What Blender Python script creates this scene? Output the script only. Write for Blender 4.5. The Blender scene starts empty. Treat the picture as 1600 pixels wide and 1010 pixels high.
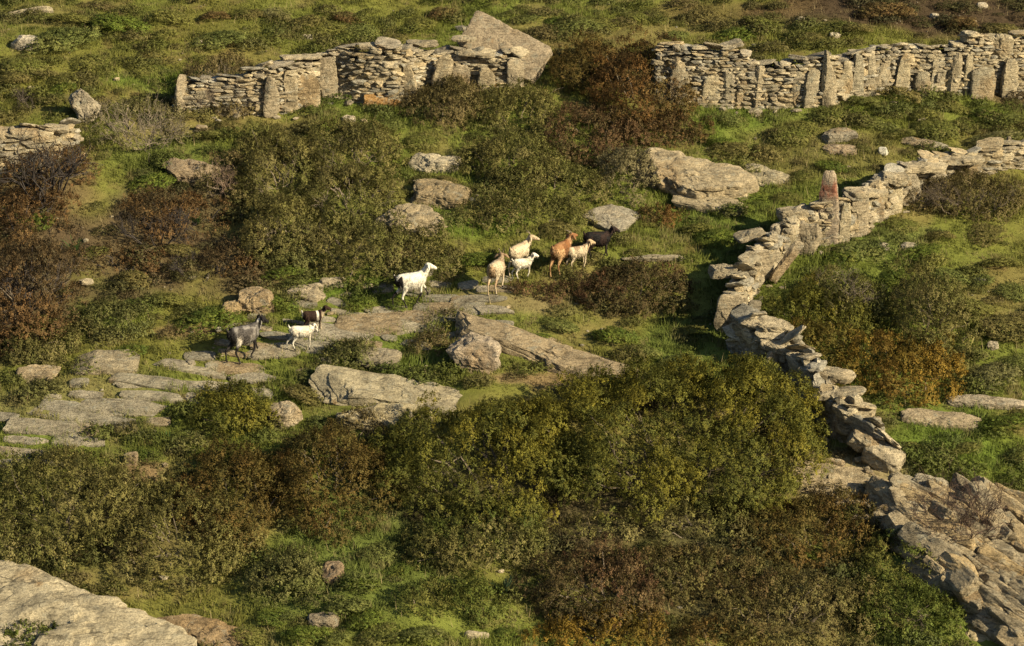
import bpy, bmesh, math, random
import numpy as np
from mathutils import Matrix, Vector

# ------------------------------------------------------------------ camera, world, sun, exposure
S = bpy.context.scene
C = S.collection
PITCH, DIST, FPX = math.radians(14.0), 70.0, 4480.0      # FPX: focal length in pixels of a 1600 px wide frame
CAM = np.array([0.0, -DIST * math.cos(PITCH), DIST * math.sin(PITCH)])
cam_data = bpy.data.cameras.new('camera')
cam_data.sensor_fit = 'HORIZONTAL'
cam_data.angle = 2 * math.atan(800 / FPX)
cam_data.clip_end = 2000
cam = bpy.data.objects.new('camera', cam_data)
cam.location = CAM
cam.rotation_euler = (math.pi / 2 - PITCH, 0, 0)
C.objects.link(cam)
S.camera = cam

SUN_EL, SUN_AZ = math.radians(24.5), math.radians(123.0)   # azimuth clockwise from +Y (away from the camera)
world = bpy.data.worlds.new('World')
S.world = world
world.use_nodes = True
wn = world.node_tree.nodes
bg = wn['Background']
sky = wn.new('ShaderNodeTexSky')
sky.sky_type = 'NISHITA'
sky.sun_disc = False
sky.sun_elevation = SUN_EL
sky.sun_rotation = SUN_AZ
world.node_tree.links.new(sky.outputs[0], bg.inputs[0])
bg.inputs[1].default_value = 0.05
sun_data = bpy.data.lights.new('sun', 'SUN')
sun_data.energy = 5.0
sun_data.angle = math.radians(0.5)
sun_data.color = (1.0, 0.86, 0.59)
sun = bpy.data.objects.new('sun', sun_data)
sd = Vector((math.sin(SUN_AZ) * math.cos(SUN_EL), math.cos(SUN_AZ) * math.cos(SUN_EL), math.sin(SUN_EL)))
sun.rotation_euler = sd.to_track_quat('Z', 'Y').to_euler()
sun.location = sd * 60
C.objects.link(sun)
S.view_settings.view_transform = 'Standard'
S.view_settings.look = 'None'
S.view_settings.exposure = 1.02
S.view_settings.gamma = 1.0
S.render.engine = 'CYCLES'
S.cycles.max_bounces = 4
S.cycles.diffuse_bounces = 2
S.cycles.glossy_bounces = 1
S.cycles.transmission_bounces = 2
S.cycles.use_adaptive_sampling = True

# ------------------------------------------------------------------ numeric helpers
rng = np.random.default_rng(7)
random.seed(7)


def _hash(ix, iy, iz, seed):
    h = (ix.astype(np.int64) * 374761393 + iy.astype(np.int64) * 668265263 + iz.astype(np.int64) * 2246822519 + seed * 3266489917) & 0xFFFFFFFF
    h = ((h ^ (h >> 13)) * 1274126177) & 0xFFFFFFFF
    h = ((h ^ (h >> 16)) * 2654435761) & 0xFFFFFFFF
    return ((h ^ (h >> 15)) & 0xFFFFFF) / float(0xFFFFFF)


def noise3(p, seed=0):
    """value noise, -1..1, for an (N,3) array"""
    i = np.floor(p).astype(np.int64)
    f = p - i
    f = f * f * f * (f * (f * 6 - 15) + 10)
    out = 0
    for dx in (0, 1):
        wx = f[:, 0] if dx else 1 - f[:, 0]
        for dy in (0, 1):
            wy = f[:, 1] if dy else 1 - f[:, 1]
            for dz in (0, 1):
                wz = f[:, 2] if dz else 1 - f[:, 2]
                out = out + wx * wy * wz * _hash(i[:, 0] + dx, i[:, 1] + dy, i[:, 2] + dz, seed)
    return out * 2 - 1


def fbm(p, octaves=4, seed=0):
    a, s, o = 1.0, 0.0, 0.0
    for k in range(octaves):
        o = o + a * noise3(p * (2.03 ** k) + 17.3 * k, seed + k)
        s += a
        a *= 0.5
    return o / s


def fb2(x, y, f, octaves=3, seed=0):
    x = np.atleast_1d(np.asarray(x, float)).ravel()
    y = np.atleast_1d(np.asarray(y, float)).ravel()
    return fbm(np.stack([x * f, y * f, np.full_like(x, seed * 1.37)], 1), octaves, seed)


def smooth(a, b, x):
    t = np.clip((x - a) / (b - a), 0, 1)
    return t * t * (3 - 2 * t)


def unit(v):
    return v / np.maximum(np.linalg.norm(v, axis=-1, keepdims=True), 1e-9)


# ------------------------------------------------------------------ terrain function and photo geometry
SLOPE = math.tan(math.radians(16.0))


def H(x, y):
    x = np.asarray(x, float)
    y = np.asarray(y, float)
    sh = np.broadcast(x, y).shape
    xx, yy = np.broadcast_to(x, sh).ravel(), np.broadcast_to(y, sh).ravel()
    z = SLOPE * yy + 0.55 * fb2(xx, yy, 0.09, 2, 3) + 0.22 * fb2(xx, yy, 0.33, 2, 5) + 0.07 * fb2(xx, yy, 1.1, 2, 9)
    return z.reshape(sh)


FWD = np.array([0, math.cos(PITCH), -math.sin(PITCH)])
UP = np.array([0, math.sin(PITCH), math.cos(PITCH)])


def at(px, py):
    """ground point seen at a photo pixel (1600 wide)"""
    d = FWD + np.array([1.0, 0, 0]) * ((px - 800) / FPX) + UP * ((505 - py) / FPX)
    t0, t1 = 30.0, 170.0
    n = 60
    ts = np.linspace(t0, t1, n)
    P = CAM[None] + d[None] * ts[:, None]
    g = P[:, 2] - H(P[:, 0], P[:, 1])
    k = int(np.argmax(g < 0)) if (g < 0).any() else n - 1
    a, b = ts[max(k - 1, 0)], ts[k]
    for _ in range(22):
        m = 0.5 * (a + b)
        p = CAM + d * m
        if p[2] - float(H(p[0], p[1])) > 0:
            a = m
        else:
            b = m
    p = CAM + d * b
    return np.array([p[0], p[1], float(H(p[0], p[1]))])


def proj(P):
    q = P - CAM
    w = q @ FWD
    return 800 + FPX * q[:, 0] / w, 505 - FPX * (q @ UP) / w


def pxm(p):
    """pixels (of 1600) per metre at a world point"""
    return FPX / float((np.asarray(p) - CAM) @ FWD)


# ------------------------------------------------------------------ mesh helpers
def mesh_from(name, V, F, col=None, mat=None, smooth_shade=False, nrm=None):
    """V (N,3); F list of (M,k) index arrays; col (N,3) linear"""
    me = bpy.data.meshes.new(name)
    V = np.asarray(V, np.float32)
    F = [np.asarray(f, np.int32) for f in F if len(f)]
    me.vertices.add(len(V))
    me.vertices.foreach_set('co', V.ravel())
    loops = np.concatenate([f.ravel() for f in F])
    cnt = np.concatenate([np.full(len(f), f.shape[1], np.int32) for f in F])
    st = np.concatenate([[0], np.cumsum(cnt)[:-1]]).astype(np.int32)
    me.loops.add(len(loops))
    me.loops.foreach_set('vertex_index', loops)
    me.polygons.add(len(cnt))
    me.polygons.foreach_set('loop_start', st)
    me.polygons.foreach_set('use_smooth', np.full(len(cnt), bool(smooth_shade)))
    me.update(calc_edges=True)
    if col is not None:
        a = me.color_attributes.new('Col', 'FLOAT_COLOR', 'POINT')
        c = np.ones((len(V), 4), np.float32)
        c[:, :3] = col
        a.data.foreach_set('color', c.ravel())
    if nrm is not None:
        me.polygons.foreach_set('use_smooth', np.ones(len(cnt), bool))
        na = me.attributes.new('custom_normal', 'FLOAT_VECTOR', 'POINT')
        na.data.foreach_set('vector', np.asarray(nrm, np.float32).ravel())
    if mat:
        me.materials.append(mat)
    return me


def link(name, data, parent=None, loc=(0, 0, 0), label=None, cat=None, group=None, kind=None):
    o = bpy.data.objects.new(name, data)
    C.objects.link(o)
    o.location = [float(v) for v in loc]
    if parent is not None:
        o.parent = parent
    if label:
        o['label'] = label
    if cat:
        o['category'] = cat
        kind = kind or 'thing'
    if group:
        o['group'] = group
    if kind:
        o['kind'] = kind
    return o


class Buf:
    def __init__(s):
        s.V, s.C, s.F, s.n = [], [], {}, 0

    def add(s, V, F, col):
        V = np.asarray(V, float)
        s.V.append(V)
        c = np.asarray(col, float)
        s.C.append(np.broadcast_to(c, V.shape) if c.ndim == 1 else c)
        for f in (F if isinstance(F, list) else [F]):
            f = np.asarray(f)
            s.F.setdefault(f.shape[1], []).append(f + s.n)
        s.n += len(V)

    def mesh(s, name, mat, sm=False, shift=None):
        V = np.concatenate(s.V)
        if shift is not None:
            V = V - np.asarray(shift)
        return mesh_from(name, V, [np.concatenate(f) for f in s.F.values()], np.concatenate(s.C), mat, sm)


_ico = {}


def ico(sub):
    if sub not in _ico:
        bm = bmesh.new()
        bmesh.ops.create_icosphere(bm, subdivisions=sub, radius=1)
        V = np.array([v.co[:] for v in bm.verts])
        F = np.array([[v.index for v in f.verts] for f in bm.faces])
        bm.free()
        _ico[sub] = (V, F)
    return _ico[sub]


def rotz(a):
    c, s = math.cos(a), math.sin(a)
    return np.array([[c, -s, 0], [s, c, 0], [0, 0, 1.0]])


def rotx(a):
    c, s = math.cos(a), math.sin(a)
    return np.array([[1.0, 0, 0], [0, c, -s], [0, s, c]])


def roty(a):
    c, s = math.cos(a), math.sin(a)
    return np.array([[c, 0, s], [0, 1.0, 0], [-s, 0, c]])


def ground_rot(x, y, e=0.6):
    """rotation that lays z along the terrain normal"""
    gx = (float(H(x + e, y)) - float(H(x - e, y))) / (2 * e)
    gy = (float(H(x, y + e)) - float(H(x, y - e))) / (2 * e)
    n = Vector((-gx, -gy, 1)).normalized()
    return np.array(Vector((0, 0, 1)).rotation_difference(n).to_matrix())


# ------------------------------------------------------------------ materials
def new_mat(name):
    m = bpy.data.materials.new(name)
    m.use_nodes = True
    return m, m.node_tree.nodes, m.node_tree.links, m.node_tree.nodes['Principled BSDF']


def mixc(nd, lk, typ, fac, a, b):
    x = nd.new('ShaderNodeMix')
    x.data_type = 'RGBA'
    x.blend_type = typ
    for s, v in ((x.inputs[0], fac), (x.inputs[6], a), (x.inputs[7], b)):
        if hasattr(v, 'links'):
            lk.new(v, s)
        else:
            s.default_value = v if not isinstance(v, tuple) else (*v, 1)
    return x.outputs[2]


def noise_node(nd, lk, vec, scale, detail=4, rough=0.6):
    n = nd.new('ShaderNodeTexNoise')
    n.inputs['Scale'].default_value = scale
    n.inputs['Detail'].default_value = detail
    n.inputs['Roughness'].default_value = rough
    lk.new(vec, n.inputs['Vector'])
    return n.outputs[0]


def ramp(nd, lk, fac, stops):
    r = nd.new('ShaderNodeValToRGB')
    while len(r.color_ramp.elements) < len(stops):
        r.color_ramp.elements.new(0.5)
    for e, (p, c) in zip(r.color_ramp.elements, stops):
        e.position = p
        e.color = (*c, 1) if isinstance(c, tuple) else (c, c, c, 1)
    lk.new(fac, r.inputs[0])
    return r.outputs[0]


def foliage_mat(name, translucent=0.25):
    m, nd, lk, b = new_mat(name)
    at_ = nd.new('ShaderNodeAttribute')
    at_.attribute_name = 'Col'
    tc = nd.new('ShaderNodeNewGeometry')
    n = noise_node(nd, lk, tc.outputs['Position'], 9, 3)
    v = ramp(nd, lk, n, [(0.3, 0.8), (0.7, 1.2)])
    c = mixc(nd, lk, 'MULTIPLY', 1.0, at_.outputs['Color'], v)
    lk.new(c, b.inputs['Base Color'])
    b.inputs['Roughness'].default_value = 0.75
    b.inputs['Specular IOR Level'].default_value = 0.15
    t = nd.new('ShaderNodeBsdfTranslucent')
    lk.new(c, t.inputs['Color'])
    mx = nd.new('ShaderNodeMixShader')
    mx.inputs[0].default_value = translucent
    lk.new(b.outputs[0], mx.inputs[1])
    lk.new(t.outputs[0], mx.inputs[2])
    lk.new(mx.outputs[0], nd['Material Output'].inputs[0])
    return m


def stone_mat(name, lichen=0.5, scale=1.0, crack=0.55):
    m, nd, lk, b = new_mat(name)
    at_ = nd.new('ShaderNodeAttribute')
    at_.attribute_name = 'Col'
    g = nd.new('ShaderNodeNewGeometry')
    P = g.outputs['Position']
    mp = nd.new('ShaderNodeMapping')          # bedding streaks, dipping to the right
    mp.inputs['Rotation'].default_value = (.25, .3, .2)
    mp.inputs['Scale'].default_value = (1.2, 1.2, 9.0)
    lk.new(P, mp.inputs['Vector'])
    base = at_.outputs['Color']
    v = ramp(nd, lk, noise_node(nd, lk, P, 1.9 * scale, 7, 0.72), [(0.3, 0.5), (0.5, 1.0), (0.72, 1.25)])
    c = mixc(nd, lk, 'MULTIPLY', 1.0, base, v)
    st = noise_node(nd, lk, mp.outputs[0], 2.4 * scale, 5, 0.7)
    c = mixc(nd, lk, 'MULTIPLY', 0.8, c, ramp(nd, lk, st, [(0.34, 0.45), (0.5, 1.0), (0.7, 1.18)]))
    fine = ramp(nd, lk, noise_node(nd, lk, P, 22 * scale, 5, 0.8), [(0.34, 0.45), (0.55, 1.12)])
    c = mixc(nd, lk, 'MULTIPLY', 0.85, c, fine)
    lf = ramp(nd, lk, noise_node(nd, lk, P, 5.5 * scale, 6, 0.75), [(0.54, 0.0), (0.64, lichen)])
    c = mixc(nd, lk, 'MIX', lf, c, (0.30, 0.30, 0.24))
    df = ramp(nd, lk, noise_node(nd, lk, P, 4.1 * scale, 7, 0.78), [(0.58, 0.0), (0.70, 0.55)])
    c = mixc(nd, lk, 'MIX', df, c, (0.075, 0.066, 0.05))
    of = ramp(nd, lk, noise_node(nd, lk, P, 1.3 * scale, 6, 0.7), [(0.64, 0.0), (0.73, 0.6)])
    c = mixc(nd, lk, 'MIX', of, c, (0.30, 0.165, 0.05))
    wob = nd.new('ShaderNodeTexNoise')
    wob.inputs['Scale'].default_value = 3.0
    lk.new(P, wob.inputs['Vector'])
    mp2 = nd.new('ShaderNodeMapping')
    mp2.inputs['Rotation'].default_value = (.35, .25, .9)
    mp2.inputs['Scale'].default_value = (1.0, 2.6, 3.6)
    lk.new(mixc(nd, lk, 'ADD', .35, P, wob.outputs['Color']), mp2.inputs['Vector'])
    vo = nd.new('ShaderNodeTexVoronoi')
    vo.feature = 'DISTANCE_TO_EDGE'
    vo.inputs['Scale'].default_value = 1.3 * scale
    lk.new(mp2.outputs[0], vo.inputs['Vector'])
    ck = ramp(nd, lk, vo.outputs['Distance'], [(0.012, 0.28), (0.05, 1.0)])
    cm = ramp(nd, lk, noise_node(nd, lk, P, .9, 3), [(0.45, 0.0), (0.6, crack)])
    c = mixc(nd, lk, 'MULTIPLY', cm, c, ck)
    lk.new(c, b.inputs['Base Color'])
    b.inputs['Roughness'].default_value = 0.95
    b.inputs['Specular IOR Level'].default_value = 0.1
    b1 = nd.new('ShaderNodeBump')
    b1.inputs['Strength'].default_value = 1.0
    b1.inputs['Distance'].default_value = 0.10
    lk.new(st, b1.inputs['Height'])
    bp = nd.new('ShaderNodeBump')
    bp.inputs['Strength'].default_value = 1.0
    bp.inputs['Distance'].default_value = 0.06
    lk.new(noise_node(nd, lk, P, 11 * scale, 8, 0.78), bp.inputs['Height'])
    lk.new(b1.outputs[0], bp.inputs['Normal'])
    lk.new(bp.outputs[0], b.inputs['Normal'])
    return m


def simple_mat(name, rough=0.8, spec=0.2, bump=0.0, nscale=20):
    m, nd, lk, b = new_mat(name)
    at_ = nd.new('ShaderNodeAttribute')
    at_.attribute_name = 'Col'
    g = nd.new('ShaderNodeNewGeometry')
    n = noise_node(nd, lk, g.outputs['Position'], nscale, 4)
    v = ramp(nd, lk, n, [(0.3, 0.8), (0.7, 1.15)])
    lk.new(mixc(nd, lk, 'MULTIPLY', 1.0, at_.outputs['Color'], v), b.inputs['Base Color'])
    b.inputs['Roughness'].default_value = rough
    b.inputs['Specular IOR Level'].default_value = spec
    if bump:
        bp = nd.new('ShaderNodeBump')
        bp.inputs['Strength'].default_value = bump
        bp.inputs['Distance'].default_value = 0.02
        lk.new(noise_node(nd, lk, g.outputs['Position'], nscale * 3, 4), bp.inputs['Height'])
        lk.new(bp.outputs[0], b.inputs['Normal'])
    return m


M_LEAF = foliage_mat('shrub_leaves', 0.3)
M_GRASS = foliage_mat('grass_blades', 0.35)
M_WOOD = simple_mat('grey_bark', 0.85, 0.1, 0.4, 30)
M_STONE = stone_mat('schist')
M_PALE = stone_mat('pale_outcrop', 0.35, 0.8, 0.75)
M_FUR = simple_mat('goat_hair', 0.75, 0.15, 0.35, 45)
M_GROUND = simple_mat('hill_soil', 0.95, 0.05, 0.9, 9)
M_FLOWER = simple_mat('petals', 0.7, 0.1)

# ------------------------------------------------------------------ ground cover colours by place (soil and plants, plus shade painted under the juniper)
ZONES = [  # px, py, rx, ry, colour, weight
    (1110, 545, 170, 60, (.064, .084, .020), .9), (370, 665, 130, 55, (.076, .088, .020), .8), (560, 880, 190, 120, (.066, .084, .022), .95),
    (720, 985, 140, 50, (.082, .098, .022), .9), (1420, 905, 130, 110, (.058, .076, .020), .9), (600, 180, 130, 45, (.070, .088, .020), .8),
    (1480, 695, 130, 60, (.065, .095, .018), .8), (430, 135, 170, 40, (.065, .10, .02), .7), (1130, 345, 90, 45, (.066, .086, .020), .9),
    (260, 250, 110, 35, (.068, .084, .022), .7), (1180, 180, 160, 60, (.065, .095, .018), .6), (1380, 370, 100, 40, (.055, .085, .02), .6),
    (740, 340, 90, 40, (.06, .095, .016), .7), (180, 470, 80, 50, (.06, .095, .016), .6), (560, 455, 110, 25, (.06, .095, .014), .7),
    (620, 560, 90, 40, (.06, .085, .018), .6), (250, 130, 120, 30, (.065, .10, .018), .7), (60, 640, 90, 60, (.06, .09, .018), .6),
    (1420, 22, 330, 48, (.036, .025, .018), .95), (1590, 150, 70, 28, (.05, .034, .022), .9), (1150, 20, 160, 30, (.085, .06, .03), .6),
    (230, 385, 170, 80, (.060, .044, .028), .9), (50, 430, 110, 130, (.055, .040, .026), .9), (300, 320, 130, 60, (.052, .040, .027), .8),
    (380, 420, 90, 60, (.062, .046, .028), .8), (60, 270, 90, 60, (.085, .062, .036), .7),
    (850, 595, 110, 12, (.13, .095, .055), .9), (300, 517, 70, 12, (.13, .092, .052), .9), (215, 735, 45, 18, (.12, .085, .05), .9),
    (625, 395, 40, 18, (.12, .085, .05), .7), (120, 625, 160, 60, (.12, .10, .05), .6), (1330, 740, 110, 40, (.17, .14, .085), .9),
    (1290, 240, 170, 50, (.10, .085, .035), .6), (800, 470, 130, 20, (.11, .09, .05), .7), (1560, 230, 80, 25, (.10, .085, .035), .6), (900, 790, 330, 90, (.04, .034, .02), .9), (130, 850, 260, 60, (.045, .04, .02), .6), (1150, 920, 250, 80, (.04, .034, .02), .8),  # last three darken ground under shrubs; the juniper's is litter plus painted shade
]
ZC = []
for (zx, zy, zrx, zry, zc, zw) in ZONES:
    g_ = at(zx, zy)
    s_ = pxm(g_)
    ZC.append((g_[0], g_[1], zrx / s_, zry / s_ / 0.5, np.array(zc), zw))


def ground_col(x, y):
    n1, n2, n3 = fb2(x, y, 0.5, 4, 21), fb2(x, y, 1.7, 3, 31), fb2(x, y, 0.23, 2, 41)
    g1, g2, d1, d2 = (np.array(c) for c in ((.072, .088, .020), (.088, .088, .024), (.105, .088, .036), (.085, .062, .030)))
    t = smooth(-.5, .5, n3)[:, None]
    c = g1 * (1 - t) + g2 * t
    t = smooth(0.0, .38, n1)[:, None] * .75
    c = c * (1 - t) + d1 * t
    t = smooth(0.2, .5, n2)[:, None] * .6
    c = c * (1 - t) + d2 * t
    wob = .35 * fb2(x, y, .8, 3, 51)
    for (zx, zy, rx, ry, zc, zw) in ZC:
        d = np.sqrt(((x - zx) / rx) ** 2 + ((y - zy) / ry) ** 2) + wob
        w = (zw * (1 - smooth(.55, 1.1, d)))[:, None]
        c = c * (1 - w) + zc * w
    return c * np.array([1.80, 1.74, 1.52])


# ------------------------------------------------------------------ ground sheet
def axis(lo, hi, step, far):
    core = np.arange(lo, hi + 1e-6, step)
    ext, s, v = [], step, 0
    while v < far:
        s *= 1.18
        v += s
        ext.append(v)
    ext = np.array(ext)
    return np.concatenate([lo - ext[::-1], core, hi + ext])


gx, gy = axis(-18, 20, .11, 200), axis(-22, 34, .13, 200)
GX, GY = np.meshgrid(gx, gy)
fx, fy = GX.ravel(), GY.ravel()
fz = H(fx, fy) + .035 * fb2(fx, fy, 4.0, 3, 61)
nx_, ny_ = len(gx), len(gy)
ii = (np.arange(ny_ - 1)[:, None] * nx_ + np.arange(nx_ - 1)[None]).ravel()
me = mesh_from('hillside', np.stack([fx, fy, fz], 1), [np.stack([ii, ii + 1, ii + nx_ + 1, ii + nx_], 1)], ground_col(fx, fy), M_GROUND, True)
link('hillside_ground', me, kind='structure', label='grassy hillside with patches of bare brown soil')

# ------------------------------------------------------------------ automatic place phrases, so that every label singles out one thing
LANDMARKS = []
PENDING = []      # (object, look phrase, px, py)


def place_later(o, look, px, py):
    PENDING.append((o, look, px, py))


def finish_labels():
    by = {}
    for o, look, px, py in PENDING:
        by.setdefault(look, []).append((o, px, py))
    for look, items in by.items():
        if len(items) == 1:
            o, px, py = items[0]
            l = min(LANDMARKS, key=lambda q: math.hypot(q[1] - px, q[2] - py))
            o['label'] = f'{look} {side(px, py, l)} {l[0]}'
            continue
        taken, todo, opts = set(), list(range(len(items))), []
        for (name, lx, ly) in LANDMARKS:
            for dname in ('left of', 'right of', 'above', 'below'):
                c = [(math.hypot(px - lx, py - ly), k) for k, (o, px, py) in enumerate(items) if side(px, py, (name, lx, ly)) == dname]
                c.sort()
                for r, (d, k) in enumerate(c[:5]):
                    if len(f'{look} nearest {dname} {name}'.split()) + (r > 0) > 16:
                        continue
                    opts.append((d * (1 + 1.3 * r), k, r, dname, name))
        opts.sort(key=lambda q: q[0])
        done = set()
        for d, k, r, dname, name in opts:
            if k in done or (r, dname, name) in taken:
                continue
            done.add(k)
            taken.add((r, dname, name))
            items[k][0]['label'] = f"{look}, {('', 'second ', 'third ', 'fourth ', 'fifth ')[r]}nearest {dname} {name}"


def side(px, py, l):
    dx, dy = px - l[1], (py - l[2]) * 1.3
    if abs(dx) > abs(dy):
        return 'right of' if dx > 0 else 'left of'
    return 'below' if dy > 0 else 'above'


# ------------------------------------------------------------------ rocks
EXCL = []         # ellipses kept free of grass: x, y, rx, ry, yaw


def rock_shape(seed, size, planes=9, k=4.0, rough=.10, strata=0.0, layer=.12, bed=(0.15, 0.1), sub=4, freq=1.6, edge=False):
    r = np.random.default_rng(seed)
    V, F = ico(sub)
    p = V / (np.sum(np.abs(V) ** k, axis=1) ** (1 / k))[:, None]
    for _ in range(planes):
        n = unit(r.normal(size=3) * np.array([1, 1, .8]))
        d = r.uniform(.62, 1.0) * float(np.abs(n).sum()) ** .5
        t = p @ n - d
        p = p - n * np.where(t > 0, t * .93, 0)[:, None]
    p = p * np.asarray(size)[None]
    m = float(np.mean(size))
    nn = unit(p)
    if strata:
        b = unit(np.array([bed[0], bed[1], 1.0]))
        u = p @ b / layer + 1.3 * fbm(p * (.8 / m) + seed, 2, seed)
        lay = np.floor(u)
        fr = u - lay
        hv = _hash(lay.astype(int), lay.astype(int) * 0 + 3, lay.astype(int) * 0, seed) - .55
        hv2 = fbm(np.concatenate([p[:, :2] * (1.6 / m), lay[:, None] * 3.7], 1), 2, seed + 5)
        groove = -.55 * np.exp(-((fr - .0) / .14) ** 2)
        lat = p - (p @ b)[:, None] * b
        lat = lat if not edge else nn
        p = p + unit(lat) * (strata * m * (hv + .7 * hv2 + groove))[:, None] * np.minimum(1, np.linalg.norm(lat, axis=1) / (.5 * m))[:, None]
        p = p + b * (strata * .35 * m * hv2)[:, None]
    ridge = 1 - np.abs(fbm(p * (1.1 * freq / m) - seed, 4, seed + 17)) * 2.2
    p = p + nn * (rough * m * (1.6 * fbm(p * (freq / m) + seed * 1.7, 6, seed + 11) - .9 * np.clip(ridge, 0, 1) ** 3))[:, None]
    return p, F


STONE_COLS = [(.37, .31, .205), (.33, .28, .19), (.40, .335, .225), (.32, .29, .225), (.27, .23, .165), (.38, .30, .18)]


def stone_tint(V, base, seed, var=.18):
    base = np.asarray(base) * np.array([1.12, 1.08, 1.0])
    n = fbm(V * 1.1 + seed, 3, seed)
    w = fbm(V * .6 - seed, 3, seed + 3)
    c = np.asarray(base)[None] * (1 + var * n)[:, None]
    t = smooth(.25, .5, w)[:, None] * .5
    return c * (1 - t) + np.array([.31, .20, .09]) * t


def rock(name, px, py, wpx, hpx, label=None, cat='rock', look=None, yaw=0.0, thick=.4, tilt=(0, 0), sink=.35, seed=None, depth=None,
         base=None, follow=True, mat=None, parent=None, excl=True, fitd=True, **kw):
    """a rock whose outline covers about wpx x hpx photo pixels around (px,py)"""
    seed = seed if seed is not None else int(px * 7 + py * 3)
    g = at(px, py + hpx * .12)
    s = pxm(g)
    L = wpx / s
    if depth is None:
        depth = max(.2, (hpx / s - thick * .75) / .5)
    R = (ground_rot(g[0], g[1]) if follow else np.eye(3)) @ rotz(yaw) @ rotx(tilt[0]) @ roty(tilt[1])
    kw.setdefault('sub', 5 if wpx > 50 else 4)
    kw.setdefault('strata', .05)
    qx0, qy0 = px, py + hpx * .12
    for it in range(4):
        V, F = rock_shape(seed, (L / 2, depth / 2, thick / 2), **dict(kw, sub=3) if it < 3 else kw)
        V = V @ R.T
        V[:, 2] += thick * (.5 - sink)
        if it == 3:
            break
        Wd = V + g
        vis = Wd[:, 2] > H(Wd[:, 0], Wd[:, 1]) + .02
        if vis.sum() < 8:
            break
        qx, qy = proj(Wd[vis])
        w_, h_ = np.ptp(qx), np.ptp(qy)
        L *= min(2, max(.5, wpx / w_))
        f_ = min(1.6, max(.6, hpx / h_))
        if fitd:
            depth = max(.12, depth * f_)
        if fitd and f_ < .92:
            thick *= .9
        qx0 += px - (qx.max() + qx.min()) / 2
        qy0 += py - (qy.max() + qy.min()) / 2
        g = at(qx0, qy0)
    if it < 3:
        V, F = rock_shape(seed, (L / 2, depth / 2, thick / 2), **kw)
        V = V @ R.T
        V[:, 2] += thick * (.5 - sink)
    base = base or STONE_COLS[seed % len(STONE_COLS)]
    me_ = mesh_from(name, V, [F], stone_tint(V, base, seed), mat or M_STONE, False)
    o = link(name, me_, loc=g, label=label, cat=cat)
    if look:
        place_later(o, look, px, py)
    if excl:
        EXCL.append((g[0], g[1], L / 2 * (.66 if thick < .18 else .66), depth / 2 * (.66 if thick < .18 else .66), yaw))
    return o


PALE = (.37, .32, .225)
GREY = (.29, .265, .21)
# bottom-left pale slab and its lower neighbour
rock('rock_slab', 72, 992, 470, 226, 'broad pale rock slab sloping down in the bottom left corner', fitd=False, yaw=-.62, thick=1.1, depth=3.6, sink=.42,
     base=(.375, .33, .235), k=4.5, strata=.11, layer=.2, bed=(.3, -.1), sub=6, mat=M_PALE, rough=.09)
rock('rock_slab', 312, 990, 150, 60, 'flat brownish rock ledge at the lower end of the pale corner slab', yaw=-.5, thick=.5, sink=.5, base=(.27, .2, .12), strata=.04, sub=5)
# centre outcrops
rock('rock_outcrop', 610, 610, 240, 70, 'long layered grey outcrop with a dark crack, above the big green juniper', yaw=-.16, thick=.45, depth=1.7, sink=.55, tilt=(.05, .05),
     base=(.34, .30, .21), strata=.11, layer=.14, bed=(-.05, -.25), sub=6, k=6)
rock('rock_outcrop', 600, 655, 150, 50, 'lower pale ledge of layered rock under the cracked outcrop', yaw=.05, thick=.6, depth=1.2, sink=.4, base=(.36, .31, .2), strata=.1, layer=.11, sub=5)
rock('boulder', 742, 550, 84, 66, 'angular pale boulder standing alone below the path', yaw=-.3, thick=.95, depth=.8, sink=.2, follow=False, tilt=(.1, .15), base=(.38, .32, .25), planes=12, strata=.03, sub=5)
rock('rock_slab', 876, 545, 330, 96, 'long bare rock back running down right from the path', fitd=False, yaw=-.50, thick=.42, depth=1.3, tilt=(.05, .03), sink=.42, base=(.31, .25, .165), strata=.05, layer=.12, sub=6, k=5)
rock('boulder', 446, 648, 54, 44, 'small pale upright boulder left of the layered outcrop', yaw=.2, thick=.6, depth=.6, sink=.25, base=(.37, .31, .22), planes=11)
rock('boulder', 592, 560, 72, 36, 'low grey boulder with an orange lichen spot beside the paved path', yaw=-.2, thick=.4, depth=.6, sink=.3, base=(.30, .26, .19))
rock('rock_slab', 1090, 275, 190, 86, 'large overhanging slab with an ochre underside on the right slope', fitd=False, yaw=-.50, thick=.7, depth=1.9, sink=.3, base=(.37, .31, .21), strata=.1, layer=.2, bed=(.12, -.2), sub=6, k=6)
rock('rock_slab', 1110, 318, 120, 36, 'low broken rock under the overhanging slab', yaw=-.35, thick=.4, depth=1.2, sink=.4, base=(.33, .28, .19), strata=.06, sub=5)
rock('rock_slab', 955, 342, 90, 44, 'grey tilted slab standing out above the black goat', yaw=-.5, thick=.35, depth=1.4, sink=.3, base=(.33, .30, .24), k=6, planes=6)
rock('rock_outcrop', 680, 254, 84, 32, 'bright whitish rock among shrubs, upper of the middle outcrops', yaw=-.4, thick=.5, depth=.8, sink=.3, base=(.44, .39, .29), planes=12)
rock('rock_outcrop', 690, 302, 96, 44, 'brownish flat rock in the middle of the shrubs', yaw=-.2, thick=.5, depth=1.0, sink=.35, base=(.30, .24, .15))
rock('rock_outcrop', 640, 344, 120, 50, 'broad crumbling pale outcrop below the whitish rock', yaw=-.35, thick=.7, depth=1.5, sink=.35, base=(.36, .30, .20), strata=.08, sub=5, planes=12)
rock('rock_slab', 1312, 212, 58, 26, 'small stepped rock on the right slope under the upper wall', yaw=.2, thick=.4, sink=.35, base=GREY)
rock('rock_slab', 1312, 234, 54, 18, 'thin flat rock just under the stepped rock', yaw=-.3, thick=.2, sink=.35, base=(.32, .25, .17))
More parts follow.
